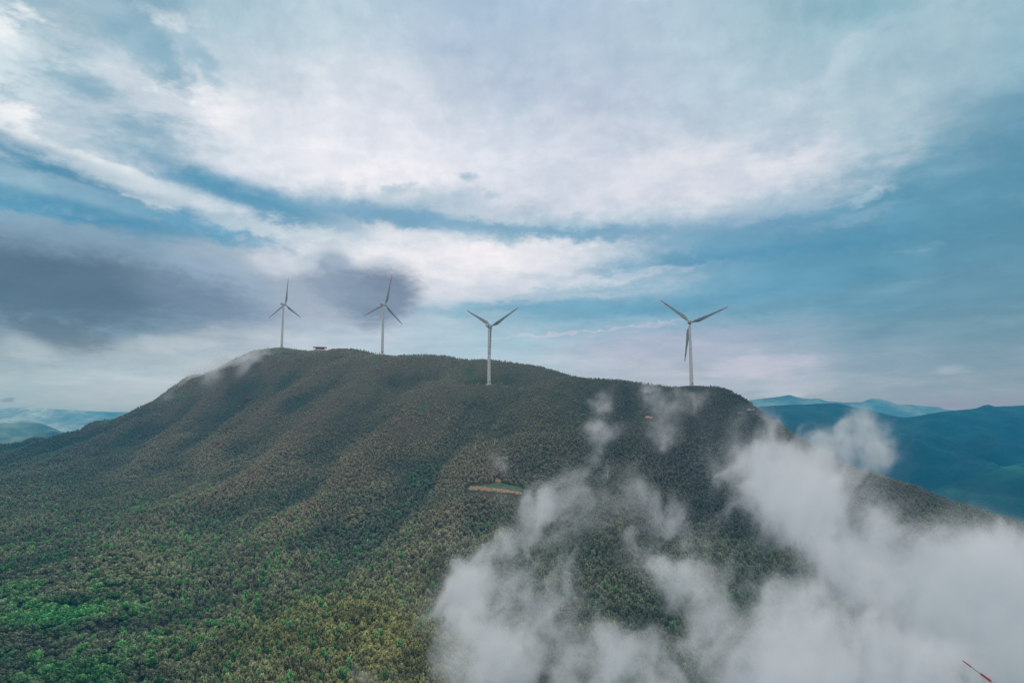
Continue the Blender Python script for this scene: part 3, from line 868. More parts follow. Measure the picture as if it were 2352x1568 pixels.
# bare clay bank and grass terrace
def drape(name, poly, mat, lift, step, label, cat, tintcol=None):
    xs = [q[0] for q in poly]; ys = [q[1] for q in poly]
    V = []; idm = {}
    X = np.arange(min(xs), max(xs) + step, step); Y = np.arange(min(ys), max(ys) + step, step)
    gxx, gyy = np.meshgrid(X, Y, indexing='ij')
    j = 2.6 * fbm(gxx / 4.0, gyy / 4.0, 3)
    ins = in_poly((gxx + j * 2).ravel(), (gyy + j).ravel(), poly).reshape(gxx.shape)
    for a in range(len(X)):
        for c in range(len(Y)):
            if ins[a, c]:
                w = cast(hf, X[a], Y[c])
                if w is None: continue
                w[2] = float(hf(w[0], w[1])) + lift + 0.5 * float(fbm(np.array([w[0] / 3.0]), np.array([w[1] / 3.0]), 3)[0])
                idm[(a, c)] = len(V); V.append(w)
    Fc = [(idm[(a, c)], idm[(a, c + 1)], idm[(a + 1, c + 1)], idm[(a + 1, c)]) for (a, c) in idm if (a + 1, c) in idm and (a, c + 1) in idm and (a + 1, c + 1) in idm]
    o = mesh_obj(name, V, Fc, [mat], None, True)
    tag(o, label, cat, kind='stuff'); return o
M_grass = simple('rough_green_grass', (0.06, 0.11, 0.055), 0.95, 0.4, 0.5)
drape('grass', CLEAR, M_grass, 0.5, 2.0, 'rough green grass round the bare clay bank', 'grass')
drape('dirt', [(1070, 1124), (1080, 1118), (1110, 1120), (1160, 1126), (1190, 1131), (1204, 1137), (1196, 1139), (1150, 1133), (1110, 1129), (1077, 1128)], M_soil, 0.8, 1.2, 'orange clay bank cut across the forested slope', 'bare soil')
drape('dirt', [(1139, 1100), (1147, 1098), (1149, 1107), (1145, 1111), (1137, 1109)], M_soil, 0.8, 1.2, 'small square patch of orange clay above the long bank', 'bare soil')
drape('dirt', [(1480, 957.5), (1497, 957.5), (1499, 961), (1488, 963), (1480, 962)], M_soil, 1.0, 1.2, 'orange earth patch on the dark slope below the ridge mist', 'bare soil')

# boulders
def boulder(x, y, z, s, seed, label):
    bm = bmesh.new(); bmesh.ops.create_icosphere(bm, subdivisions=3, radius=1)
    rg = np.random.default_rng(seed); off = rg.random(2) * 50
    for q in bm.verts:
        k = 1 + 0.35 * float(fbm(np.array([q.co.x * 1.3 + off[0] + q.co.z]), np.array([q.co.y * 1.3 + off[1] - q.co.z]), 3)[0])
        q.co = Vector((round(q.co.x * k * 3) / 3 * 0.4 + q.co.x * k * 0.6, q.co.y * k, q.co.z * k * 0.75)) * s
    o = bm_obj('boulder', bm, [M_rock]); o.location = (x, y, z); o.rotation_euler = (0, 0, rg.random() * 6)
    tag(o, label, 'boulder', 'grey boulders below the right end of the ridge')
for k, (px, py, s, lb) in enumerate([(1697, 956, 1.9, 'grey boulder, left one of the pair below the right end of the ridge'), (1722, 949, 2.6, 'large pale boulder just below the skyline at the right end of the ridge'),
                                     (1730, 946, 1.8, 'small grey boulder touching the upper side of the large pale one'), (1704, 953, 1.3, 'smallest grey boulder between the larger ones on the dark slope')]):
    w = cast(hf, px, py)
    if w is not None: boulder(w[0], w[1], float(hf(w[0], w[1])) + s * 0.9 + 1.2, s, k + 20, lb)

# dark conifers in a row on the crest
conm = [tree_mesh('conifer_%d' % k, 'conifer', 30 + k, 150, 2.6, 6.2, leaf=0.4) for k in range(3)]
for k, px in enumerate([806, 828, 836, 841, 847, 853, 858, 863, 868, 872]):
    # stand on the skyline
    a = (px - 1176) / F; Yg = np.arange(700, 1500, 3.0); d = ray(px, 800); d = d / d[1]
    el_ = hf(d[0] * Yg, Yg) / Yg; Y = Yg[int(np.argmax(el_))] - 4
    x = d[0] * Y
    s = 0.62 + 0.35 * random.random()
    place_tree('conifer', conm[k % 3], x, Y, float(hf(x, Y)) - 0.3, (s, s, s), k * 1.7, (0.02, 0.032, 0.022), 'small dark conifer in the row on the crest just left of the second tower' if k else 'lone dark conifer on the crest between the shelter and the row of conifers', 'conifer', 'dark conifers along the crest')

# autumn red trees in the fold on the left
for k, (px, py) in enumerate([(561, 924), (555, 930), (548, 936), (566, 918), (551, 966), (545, 972), (519, 995), (523, 986), (499, 1021), (506, 1030), (590, 941), (612, 952)]):
    w = cast(hf, px, py + 4)
    if w is None: continue
    s = 0.65 + 0.3 * random.random()
    place_tree('red_leaved_tree', PROT[3 + k % 2], w[0], w[1], float(hf(w[0], w[1])) + 0.8, (s, s, s), k * 2.1, (0.42, 0.05 + 0.05 * (k % 3), 0.05), 'small tree with red autumn leaves in the dark fold on the left slope', 'tree', 'red autumn trees on the left slope')
w = cast(hf, 1135, 1086)
place_tree('red_shrub', PROT[5], w[0], w[1], float(hf(w[0], w[1])) + 3.2, (0.8, 0.8, 0.9), 0, (0.75, 0.05, 0.07), 'single bright red shrub in the forest above the clay patch', 'shrub')

# pale bare trunks sticking out of the canopy
def snag(px, py, h, lean, label):
    w = cast(hf, px, py + 8)
    bm = bmesh.new()
    pts = [Vector((0, 0, -0.5)), Vector((lean * 0.3, 0, h * 0.4)), Vector((lean * 0.75, 0.2, h * 0.8)), Vector((lean, 0, h))]
    rad = [0.28, 0.22, 0.14, 0.05]; prev = None
    def ringat(p, r): return [bm.verts.new(p + Vector((math.cos(a) * r, math.sin(a) * r, 0))) for a in [k * math.pi / 3 for k in range(6)]]
    def tube(pts, rad):
        prev = None
        for p, r in zip(pts, rad):
            rg = ringat(p, r)
            if prev:
                for k in range(6): bm.faces.new((prev[k], prev[(k + 1) % 6], rg[(k + 1) % 6], rg[k]))
            prev = rg
    tube(pts, rad)
    for t, dx, dz in ((0.55, 1.3, 1.2), (0.7, -1.2, 1.1), (0.85, 0.7, 0.8)):
        p = Vector((lean * t, 0, h * t)); tube([p, p + Vector((dx, 0.3, dz))], [0.09, 0.03])
    o = bm_obj('bare_tree', bm, [M_pale]); o.location = (w[0], w[1], float(hf(w[0], w[1])))
    tag(o, label, 'dead tree', 'pale dead trees on the slope')
for a in [(1089, 1031, 11, 2.2, 'pale leaning dead trunk on the slope above the clay bank'), (1135, 1018, 10, 1.5, 'upper pale dead trunk on the slope below the lettered tower'), (1395, 1099, 12, 1.0, 'pale dead trunk right beside the drifting mist'),
          (416, 1226, 11, 3.0, 'lower pale leaning dead trunk in the left forest'), (553, 1208, 11, 3.2, 'pale dead trunk in the middle of the left forest spur')]:
    snag(*a)

# ------------------------------------------------------------------ drifting fog and mist (real volumes)
def fog_material(name, dens, albedo, emis, col=(0.66, 0.80, 0.90)):
    m = bpy.data.materials.new(name); m.use_nodes = True; nt = m.node_tree; nt.nodes.clear()
    out = N(nt, 'ShaderNodeOutputMaterial'); at = N(nt, 'ShaderNodeAttribute'); at.attribute_name = 'density'
    d = N(nt, 'ShaderNodeMath', operation='MULTIPLY'); nt.links.new(at.outputs['Fac'], d.inputs[0]); d.inputs[1].default_value = dens
    sc = N(nt, 'ShaderNodeVolumeScatter'); sc.inputs['Color'].default_value = (albedo, albedo, albedo, 1); sc.inputs['Anisotropy'].default_value = 0.0
    nt.links.new(d.outputs[0], sc.inputs['Density'])
    em = N(nt, 'ShaderNodeEmission'); em.inputs['Color'].default_value = (*col, 1)  # added glow stands in for repeated scattering inside the fog
    e = N(nt, 'ShaderNodeMath', operation='MULTIPLY'); nt.links.new(d.outputs[0], e.inputs[0]); e.inputs[1].default_value = emis
    nt.links.new(e.outputs[0], em.inputs['Strength'])
    ab = N(nt, 'ShaderNodeVolumeAbsorption'); ab.inputs['Color'].default_value = (0, 0, 0, 1)
    a = N(nt, 'ShaderNodeMath', operation='MULTIPLY'); nt.links.new(d.outputs[0], a.inputs[0]); a.inputs[1].default_value = 0.6; nt.links.new(a.outputs[0], ab.inputs['Density'])
    s1 = N(nt, 'ShaderNodeAddShader'); s2 = N(nt, 'ShaderNodeAddShader')
    nt.links.new(sc.outputs[0], s1.inputs[0]); nt.links.new(em.outputs[0], s1.inputs[1]); nt.links.new(s1.outputs[0], s2.inputs[0]); nt.links.new(ab.outputs[0], s2.inputs[1])
    nt.links.new(s2.outputs[0], out.inputs['Volume'])
    return m

def fog(name, blobs, lo, hi, vox, mat, label, noise_scale=70.0, warp=30.0, na=1.7, seed=0.0, edge=(0.42, 1.25), cap=0.95):
    me = bpy.data.meshes.new(name); o = bpy.data.objects.new(name, me); C.objects.link(o); me.materials.append(mat)
    ng = bpy.data.node_groups.new('fog_field', 'GeometryNodeTree')
    ng.interface.new_socket('Geometry', in_out='INPUT', socket_type='NodeSocketGeometry'); ng.interface.new_socket('Geometry', in_out='OUTPUT', socket_type='NodeSocketGeometry')
    go = ng.nodes.new('NodeGroupOutput'); vc = ng.nodes.new('GeometryNodeVolumeCube'); sm = ng.nodes.new('GeometryNodeSetMaterial'); sm.inputs['Material'].default_value = mat
    res = [max(8, int((hi[i] - lo[i]) / vox)) for i in range(3)]; print(name, 'voxels', res)
    vc.inputs['Min'].default_value = lo; vc.inputs['Max'].default_value = hi
    for i, k in enumerate(('Resolution X', 'Resolution Y', 'Resolution Z')): vc.inputs[k].default_value = res[i]
    L = ng.links.new
    def vm(op, a, b=None, s=None):
        n_ = ng.nodes.new('ShaderNodeVectorMath'); n_.operation = op
        if isinstance(a, tuple): n_.inputs[0].default_value = a
        else: L(a, n_.inputs[0])
        if b is not None:
            if isinstance(b, tuple): n_.inputs[1].default_value = b
            else: L(b, n_.inputs[1])
        if s is not None:
            if isinstance(s, (int, float)): n_.inputs['Scale'].default_value = s
            else: L(s, n_.inputs['Scale'])
        return n_
    def mt(op, a, b=None, clamp=False):
        n_ = ng.nodes.new('ShaderNodeMath'); n_.operation = op; n_.use_clamp = clamp
        for i, v in enumerate((a, b)):
            if v is None: continue
            if isinstance(v, (int, float)): n_.inputs[i].default_value = v
            else: L(v, n_.inputs[i])
        return n_.outputs[0]
    def ns(vec, scale, detail, rough, w, dist=0.0):
        n_ = ng.nodes.new('ShaderNodeTexNoise'); n_.noise_dimensions = '4D'; L(vec, n_.inputs['Vector']); n_.inputs['W'].default_value = w
        n_.inputs['Scale'].default_value = scale; n_.inputs['Detail'].default_value = detail; n_.inputs['Roughness'].default_value = rough; n_.inputs['Distortion'].default_value = dist
        return n_
    pos = ng.nodes.new('GeometryNodeInputPosition').outputs[0]
    w1 = ns(pos, 1 / (noise_scale * 1.6), 3, 0.6, seed)
    wv = vm('SCALE', vm('SUBTRACT', w1.outputs['Color'], (0.5, 0.5, 0.5)).outputs[0], s=warp * 2.6).outputs[0]
    p = vm('ADD', pos, wv).outputs[0]
    S = None
    for (c, r, amp) in blobs:
        d = vm('LENGTH', vm('MULTIPLY', vm('SUBTRACT', p, tuple(float(x) for x in c)).outputs[0], (1.0, 2.0, 1.0)).outputs[0]).outputs['Value']
        t = mt('DIVIDE', d, float(r)); e = mt('MULTIPLY', mt('EXPONENT', mt('MULTIPLY', mt('MULTIPLY', t, t), -0.9)), float(amp))
        e = mt('POWER', e, 1.7); S = e if S is None else mt('ADD', S, e)
    S = mt('MINIMUM', mt('POWER', S, 1 / 1.7), cap)
    # streaked detail: stretch the noise along the up-slope drift
    dr = (0.42, 0.35, 0.84)
    p = vm('MULTIPLY', p, (1.0, 0.5, 1.0)).outputs[0]
    dp = vm('DOT_PRODUCT', p, dr).outputs['Value']
    p2 = vm('SUBTRACT', p, vm('SCALE', dr, s=mt('MULTIPLY', dp, 0.62)).outputs[0]).outputs[0]
    f1 = ns(p2, 1 / noise_scale, 8, 0.64, seed + 3.3, 0.5)
    f2 = ns(p2, 2.3 / noise_scale, 6, 0.66, seed + 7.1, 0.8)
    f3 = ns(pos, 0.35 / noise_scale, 2, 0.5, seed + 12.0)
    rid = mt('SUBTRACT', 0.5, mt('MULTIPLY', mt('ABSOLUTE', mt('SUBTRACT', f2.outputs['Fac'], 0.5)), 4.0))
    v = mt('ADD', mt('ADD', S, mt('MULTIPLY', mt('SUBTRACT', f1.outputs['Fac'], 0.5), na)), mt('ADD', mt('MULTIPLY', rid, na * 0.26), mt('MULTIPLY', mt('SUBTRACT', f3.outputs['Fac'], 0.5), na * 0.45)))
    # no fog where no blob reaches
    gate = mt('MINIMUM', mt('MULTIPLY', S, 4.0), 1.0)
    mr = ng.nodes.new('ShaderNodeMapRange'); mr.interpolation_type = 'SMOOTHSTEP'; L(v, mr.inputs[0]); mr.inputs[1].default_value = edge[0]; mr.inputs[2].default_value = edge[1]
    dn = mt('MULTIPLY', mt('POWER', mr.outputs[0], 1.6), gate)
    L(dn, vc.inputs['Density']); L(vc.outputs[0], sm.inputs[0]); L(sm.outputs[0], go.inputs[0])
    md = o.modifiers.new('fog', 'NODES'); md.node_group = ng
    tag(o, label, 'fog', kind='stuff')
    return o

def puff(px, py, r, amp=1.0, fr=0.90, Y=None):
    """fog puff hanging in front of the slope seen at this point; r in frame units"""
    if Y is None:
        w = cast(hf, px, min(py, 1700), 180)
        Y = (w[1] if w is not None else 900) * fr
    c = P(px, py, Y)
    return (c, r * Y / F, amp)

def pc(x, y, r, amp, fr=0.90, Y=None):
    return puff(964.7 + 0.5898 * x, 849.8 + 0.5898 * y, 0.5898 * r, amp, fr, Y)
BIG = [(1720, 275, 85, 1.0, 560), (1610, 320, 70, .85, 560), (1660, 250, 50, .7, 560), (1400, 430, 150, 1.0), (1270, 500, 90, .9), (1450, 560, 150, 1.0), (1500, 410, 90, .85), (1270, 370, 110, .55), (1200, 420, 60, .4), (1580, 640, 140, .88), (1850, 660, 90, .55, 520),
  (1720, 780, 120, .7), (2000, 680, 80, .32, 500), (2150, 780, 120, .8, 480), (2340, 790, 130, 1.0, 460), (2040, 860, 140, .85, 450), (2260, 900, 190, 1.0, 430), (2320, 1080, 200, 1.1, 420), (2070, 1060, 160, .95, 420),
  (1800, 1100, 150, .85), (1550, 1070, 150, .9), (1400, 1000, 90, .8), (1320, 1160, 140, .95), (1620, 1190, 150, .95), (1030, 860, 95, .95), (1100, 960, 80, .8), (1000, 780, 50, .7), (1150, 1090, 100, .8), (1240, 690, 90, .62), (1140, 640, 60, .42),
  (1500, 830, 150, .34), (1250, 850, 120, .28), (1870, 960, 120, .5), (2140, 650, 60, .25, 520), (1900, 1300, 200, 1.0), (2300, 1300, 220, 1.1, 420), (1500, 1320, 180, 1.0),
  (150, 900, 84, 1.15), (235, 850, 68, 1.0), (120, 1000, 80, 1.2), (190, 1090, 105, 1.2), (400, 800, 50, .9), (330, 870, 75, .8), (440, 930, 75, .8), (300, 700, 65, .6), (330, 610, 55, .5), (450, 690, 75, .42), (600, 850, 100, .30), (350, 1000, 80, .58),
  (300, 1150, 110, .95), (500, 1160, 100, .9), (690, 1130, 100, .95), (850, 1110, 90, .62), (930, 1190, 80, .6), (630, 1000, 80, .22), (130, 790, 28, .85), (770, 1000, 80, .26), (880, 650, 110, .30), (200, 1250, 120, 1.0), (500, 1300, 140, .9), (900, 1300, 120, .7)]
UP = [(710, 160, 32, .85), (692, 215, 34, .9), (690, 260, 28, .8), (688, 310, 28, .8), (672, 360, 32, .8), (632, 425, 48, .72), (610, 490, 70, .86), (530, 520, 60, .8), (450, 545, 50, .7), (540, 610, 80, .5), (740, 110, 26, .5), (900, 105, 44, .62), (940, 160, 50, .85), (960, 230, 42, .62),
  (1020, 120, 60, .52), (895, 60, 38, .5), (1100, 110, 50, .4), (960, 310, 50, .4), (870, 520, 62, .8), (940, 570, 68, .85), (1020, 590, 56, .55), (815, 480, 45, .5), (300, 345, 30, .42), (365, 375, 28, .42), (315, 500, 34, .5), (650, 560, 60, .5), (760, 230, 40, .35), (800, 420, 60, .3)]
big = [pc(b[0], b[1], b[2] * 1.12, b[3], .9, b[4] if len(b) > 4 else None) for b in BIG] + [puff(880, 1560, 50, .8, .9)]
up = [pc(b[0], b[1], b[2] * 1.25, b[3], .94) for b in UP]
M_fog = fog_material('fog_bank', 0.052, 0.90, FOG_E)
M_mist = fog_material('mist', 0.040, 0.92, FOG_E)
def bounds(bl, pad_=1.9):
    c = np.array([b[0] for b in bl]); r = np.array([b[1] for b in bl])[:, None] * pad_
    return tuple(float(x) for x in (c - r).min(0)), tuple(float(x) for x in (c + r).max(0))
lo, hi = bounds(big, 1.5); lo = (lo[0], max(lo[1], 300.0), max(lo[2], -260.0)); hi = (min(hi[0], 520.0), hi[1], hi[2])
fog('fog', big, lo, hi, FVOX * 0.85, M_fog, 'thick pale fog bank rolling over the lower right slope', 36.0, 26.0, 2.8, 1.0, (0.14, 1.18), 1.05)
lo, hi = bounds(up, 1.5)
fog('mist', up, lo, hi, FVOX * 0.9, M_mist, 'thin mist plumes rising up the slope under the right turbine', 34.0, 22.0, 2.3, 5.0, (0.06, 1.15), 1.1)
left = [puff(*a, fr=0.975) for a in ((636, 806, 14, .6), (610, 815, 20, .9), (580, 822, 24, 1.0), (550, 830, 26, 1.05), (520, 838, 28, 1.05), (492, 846, 28, 1.0), (465, 862, 26, .9), (440, 866, 26, .8), (415, 885, 26, .6), (395, 905, 24, .45), (560, 845, 22, .7), (600, 835, 16, .5))]
lo, hi = bounds(left, 1.6)
fog('mist', left, lo, hi, FVOX * 1.6, fog_material('ridge_mist', 0.040, 0.95, FOG_E * 0.8, (0.62, 0.78, 0.90)), 'thin bluish mist spilling over the ridge left of the first turbine', 34.0, 14.0, 1.6, 8.0, (0.15, 1.2), 1.05)

# ------------------------------------------------------------------ haze: thin blue air over the whole country
def haze_box():
    bm = bmesh.new(); bmesh.ops.create_cube(bm, size=1)
    for v in bm.verts: v.co = Vector((v.co.x * 26000, v.co.y * 15000 + 6500, -460 if v.co.z < 0 else HZ_TOP))
    m = bpy.data.materials.new('blue_haze'); m.use_nodes = True; nt = m.node_tree; nt.nodes.clear()
    out = N(nt, 'ShaderNodeOutputMaterial'); ab = N(nt, 'ShaderNodeVolumeAbsorption'); em = N(nt, 'ShaderNodeEmission'); ad = N(nt, 'ShaderNodeAddShader')
    S = HZ_S                                  # density
    sig = np.array(HZ_SIG)           # per channel extinction relative to blue
    ab.inputs['Color'].default_value = (1 - sig[0], 1 - sig[1], 1 - sig[2], 1); ab.inputs['Density'].default_value = S
    E = np.array(HAZE) * sig * S
    k = float(E.max())
    em.inputs['Color'].default_value = (*(E / k), 1); em.inputs['Strength'].default_value = k  # haze glows by itself in place of scattered daylight
    nt.links.new(ab.outputs[0], ad.inputs[0]); nt.links.new(em.outputs[0], ad.inputs[1]); nt.links.new(ad.outputs[0], out.inputs['Volume'])
    o = bm_obj('haze', bm, [m]); tag(o, 'thin blue haze lying over the distant hills', 'haze', kind='stuff')
    return o
haze_box()

# ------------------------------------------------------------------ sky
SUN_AZ, SUN_EL, SUN_E, DENOISE = -12.0, 32.0, 1.2, True
cols_x = [0, 200, 400, 600, 800, 1000, 1200, 1400, 1600, 1800, 2000, 2200, 2352]
rows = {
 0: [(110,160,180),(95,150,175),(120,165,185),(170,198,210),(168,197,212),(165,190,212),(165,190,212),(180,200,218),(165,192,208),(150,185,198),(130,175,190),(155,188,202),(150,185,200)],
 100: [(215,230,235),(200,215,222),(140,175,195),(180,203,215),(190,208,220),(175,195,215),(165,188,208),(180,198,215),(178,200,215),(175,200,212),(160,190,205),(165,192,205),(140,178,195)],
 200: [(200,215,222),(190,208,218),(200,212,222),(210,218,228),(205,215,226),(188,202,217),(178,195,214),(188,200,218),(185,203,218),(180,203,215),(180,203,213),(150,182,198),(110,160,182)],
 300: [(125,168,190),(195,208,218),(215,222,230),(232,233,240),(225,228,238),(210,218,230),(195,207,222),(200,208,222),(200,212,224),(190,208,220),(180,203,214),(120,165,185),(90,148,172)],
 400: [(105,158,182),(140,176,196),(170,195,210),(228,232,240),(238,238,243),(228,230,238),(210,218,230),(210,216,228),(215,220,230),(200,210,222),(130,170,190),(95,150,175),(85,142,168)],
 480: [(110,160,185),(120,168,192),(130,172,195),(125,168,192),(140,175,195),(165,190,206),(205,212,225),(205,213,226),(175,195,212),(120,165,188),(90,148,175),(90,148,172),(85,142,166)],
 540: [(130,165,185),(130,160,180),(125,158,178),(185,202,214),(205,215,222),(190,205,216),(150,182,200),(150,185,203),(110,160,188),(90,150,178),(85,145,172),(85,143,168),(85,140,165)],
 600: [(105,133,155),(98,126,147),(105,128,150),(165,182,198),(190,202,214),(226,228,234),(226,227,234),(190,205,218),(100,158,186),(85,148,178),(85,145,172),(88,142,168),(90,142,165)],
 660: [(95,120,142),(88,115,138),(98,120,143),(140,158,178),(140,157,178),(205,212,222),(205,213,224),(190,205,218),(120,168,192),(100,158,185),(90,148,174),(92,143,168),(98,145,165)],
 720: [(86,113,133),(88,115,136),(105,128,148),(155,173,190),(158,172,192),(165,190,205),(140,178,198),(115,168,192),(105,162,188),(105,155,178),(100,148,170),(105,148,168),(108,148,166)],
 780: [(130,152,168),(112,138,155),(140,160,175),(172,190,203),(180,195,210),(165,192,206),(150,186,203),(155,182,200),(162,176,197),(150,172,190),(122,155,174),(115,152,170),(118,152,168)],
 840: [(150,176,188),(158,180,190),(165,186,197),(172,190,202),(168,193,208),(165,193,208),(165,190,206),(172,184,199),(168,178,195),(155,173,190),(135,160,178),(128,155,172),(125,152,168)],
 900: [(152,180,190),(162,186,196),(166,187,198),(168,188,200),(165,188,200),(160,185,200),(160,182,198),(165,180,195),(165,178,194),(150,172,186),(140,163,178),(132,158,172),(130,155,170)],
 960: [(130,170,185),(140,175,188),(145,175,188),(145,175,188),(145,172,186),(145,172,186),(145,170,185),(145,168,182),(145,168,182),(140,165,178),(135,160,175),(128,156,170),(126,154,168)],
}
ry = np.array(sorted(rows)); G = np.array([rows[k] for k in sorted(rows)], float)
G = np.array([[lin(c) for c in r] for r in G])
def grid_col(px, py):
    px = min(max(px, 0), 2352); py = min(max(py, 0), 960)
    out = []
    for ch in range(3):
        col = np.array([np.interp(px, cols_x, G[j, :, ch]) for j in range(len(ry))])
        out.append(float(np.interp(py, ry, col)))
    return out
def unhaze(col, az_, el_):
    # the real haze volume stands in front of the low sky: give the sky the colour it has above the haze
    e = max(math.sin(R(max(el_, 0.5))), 0.004); L = min(HZ_TOP / e, 13000.0 / max(math.cos(R(az_)), 0.5))
    out = []
    for c, s_, E_ in zip(col, HZ_SIG, HAZE):
        T_ = max(math.exp(-HZ_S * s_ * L), 0.25)
        out.append(max((c - E_ * (1 - T_)) / T_, 0.02))
    return out
def to_azel(px, py):
    d = ray(px, py); d = d / np.linalg.norm(d)
    return math.degrees(math.atan2(d[0], d[1])), math.degrees(math.asin(d[2]))
def to_px(az, el):
    a, e = R(az), R(el); d = np.array([math.sin(a) * math.cos(e), math.cos(a) * math.cos(e), math.sin(e)])
    yc = d[1] * CP + d[2] * SP; zc = -d[1] * SP + d[2] * CP
    return 1176 + F * d[0] / yc, 784 - F * zc / yc

world = bpy.data.worlds.new('World'); scene.world = world; world.use_nodes = True
nt = world.node_tree; nt.nodes.clear(); LK = nt.links.new
def Mth(op, a, b=None, c=None, clamp=False):
    n = N(nt, 'ShaderNodeMath', operation=op); n.use_clamp = clamp
    for i, v in enumerate((a, b, c)):
        if v is None: continue
        if isinstance(v, (int, float)): n.inputs[i].default_value = v
        else: LK(v, n.inputs[i])
    return n.outputs[0]
def smooth(v, lo, hi, a=0.0, b=1.0):
    n = N(nt, 'ShaderNodeMapRange', interpolation_type='SMOOTHSTEP')
    LK(v, n.inputs[0]); n.inputs[1].default_value = lo; n.inputs[2].default_value = hi; n.inputs[3].default_value = a; n.inputs[4].default_value = b
    return n.outputs[0]
tc_ = N(nt, 'ShaderNodeTexCoord'); sep = N(nt, 'ShaderNodeSeparateXYZ'); LK(tc_.outputs['Generated'], sep.inputs[0])
deg = 180 / math.pi
az = Mth('MULTIPLY', Mth('ARCTAN2', sep.outputs[0], sep.outputs[1]), deg)
el = Mth('MULTIPLY', Mth('ARCSINE', sep.outputs[2]), deg)
# cloud-sheet coordinates: plane overhead, so clouds flatten towards the horizon
zz = Mth('ADD', Mth('MAXIMUM', sep.outputs[2], 0.0), 0.16)
cx_ = Mth('DIVIDE', sep.outputs[0], zz); cy_ = Mth('DIVIDE', sep.outputs[1], zz)
cv = N(nt, 'ShaderNodeCombineXYZ'); LK(cx_, cv.inputs[0]); LK(cy_, cv.inputs[1])
def noise(vec, scale, detail=6, rough=0.55, dist=0.0, w=0.0, ntype='FBM'):
    n = N(nt, 'ShaderNodeTexNoise', noise_dimensions='4D'); LK(vec, n.inputs['Vector']); n.inputs['W'].default_value = w
    n.inputs['Scale'].default_value = scale; n.inputs['Detail'].default_value = detail; n.inputs['Roughness'].default_value = rough; n.inputs['Distortion'].default_value = dist
    return n
lv = Mth('MULTIPLY', Mth('LOGARITHM', Mth('ADD', Mth('MAXIMUM', el, -4.0), 8.0), math.e), 45.0)
dvv = N(nt, 'ShaderNodeCombineXYZ'); LK(az, dvv.inputs[0]); LK(lv, dvv.inputs[1])
DV = dvv.outputs[0]
n1 = noise(DV, 0.045, 7, 0.58, 0.3, 1.3)
n2 = noise(DV, 0.19, 7, 0.62, 0.4, 4.1)
n6 = noise(DV, 0.22, 10, 0.60, 0.25, 21.0)
n7 = noise(DV, 0.55, 8, 0.62, 0.2, 31.0)
n8 = noise(DV, 1.3, 6, 0.62, 0.1, 41.0)
s7 = N(nt, 'ShaderNodeSeparateColor'); LK(n7.outputs['Color'], s7.inputs[0])
s8 = N(nt, 'ShaderNodeSeparateColor'); LK(n8.outputs['Color'], s8.inputs[0])
s1 = N(nt, 'ShaderNodeSeparateColor'); LK(n1.outputs['Color'], s1.inputs[0])
s2 = N(nt, 'ShaderNodeSeparateColor'); LK(n2.outputs['Color'], s2.inputs[0])
def cent(s, amp): return Mth('MULTIPLY', Mth('SUBTRACT', s, 0.5), amp)
fine_a = Mth('ADD', cent(s7.outputs[0], 3.0), cent(s8.outputs[0], 1.2)); fine_e = Mth('ADD', cent(s7.outputs[1], 2.6), cent(s8.outputs[1], 1.1))
waz = Mth('ADD', Mth('ADD', az, fine_a), Mth('ADD', cent(s1.outputs[0], 9.0), cent(s2.outputs[0], 3.0)))
elf = smooth(el, 0.0, 22.0, 0.35, 1.0)      # weaker vertical wander near the horizon
wel = Mth('ADD', el, Mth('MULTIPLY', elf, Mth('ADD', fine_e, Mth('ADD', cent(s1.outputs[1], 6.0), cent(s2.outputs[1], 2.4)))))
# base colours: a stack of azimuth ramps
AZ0, AZ1 = -40.0, 40.0
els = [2.0, 4.2, 6.3, 8.4, 10.6, 12.7, 14.9, 17.2, 20.5, 24.0, 27.5, 31.0, 35.0]
els = [to_azel(1176, y)[1] for y in (960, 900, 840, 780, 720, 660, 600, 540, 480, 400, 300, 200, 100, 0)]
tfac = Mth('DIVIDE', Mth('SUBTRACT', waz, AZ0), AZ1 - AZ0, clamp=True)
prev = None
for j, e in enumerate(els):
    rp = N(nt, 'ShaderNodeValToRGB'); cr = rp.color_ramp; cr.interpolation = 'EASE'
    K = 15
    for k in range(K):
        a = AZ0 + (AZ1 - AZ0) * k / (K - 1)
        col = grid_col(*to_px(a, e))
        if k < 2: el_ = cr.elements[k]; el_.position = k / (K - 1)
        else: el_ = cr.elements.new(k / (K - 1))
        el_.color = (*unhaze(col, a, e), 1)
    LK(tfac, rp.inputs[0])
    if prev is None: prev = rp.outputs[0]
    else:
        f = smooth(wel, els[j - 1], e)
        mx = N(nt, 'ShaderNodeMix', data_type='RGBA'); LK(f, mx.inputs[0]); LK(prev, mx.inputs[6]); LK(rp.outputs[0], mx.inputs[7]); prev = mx.outputs[2]
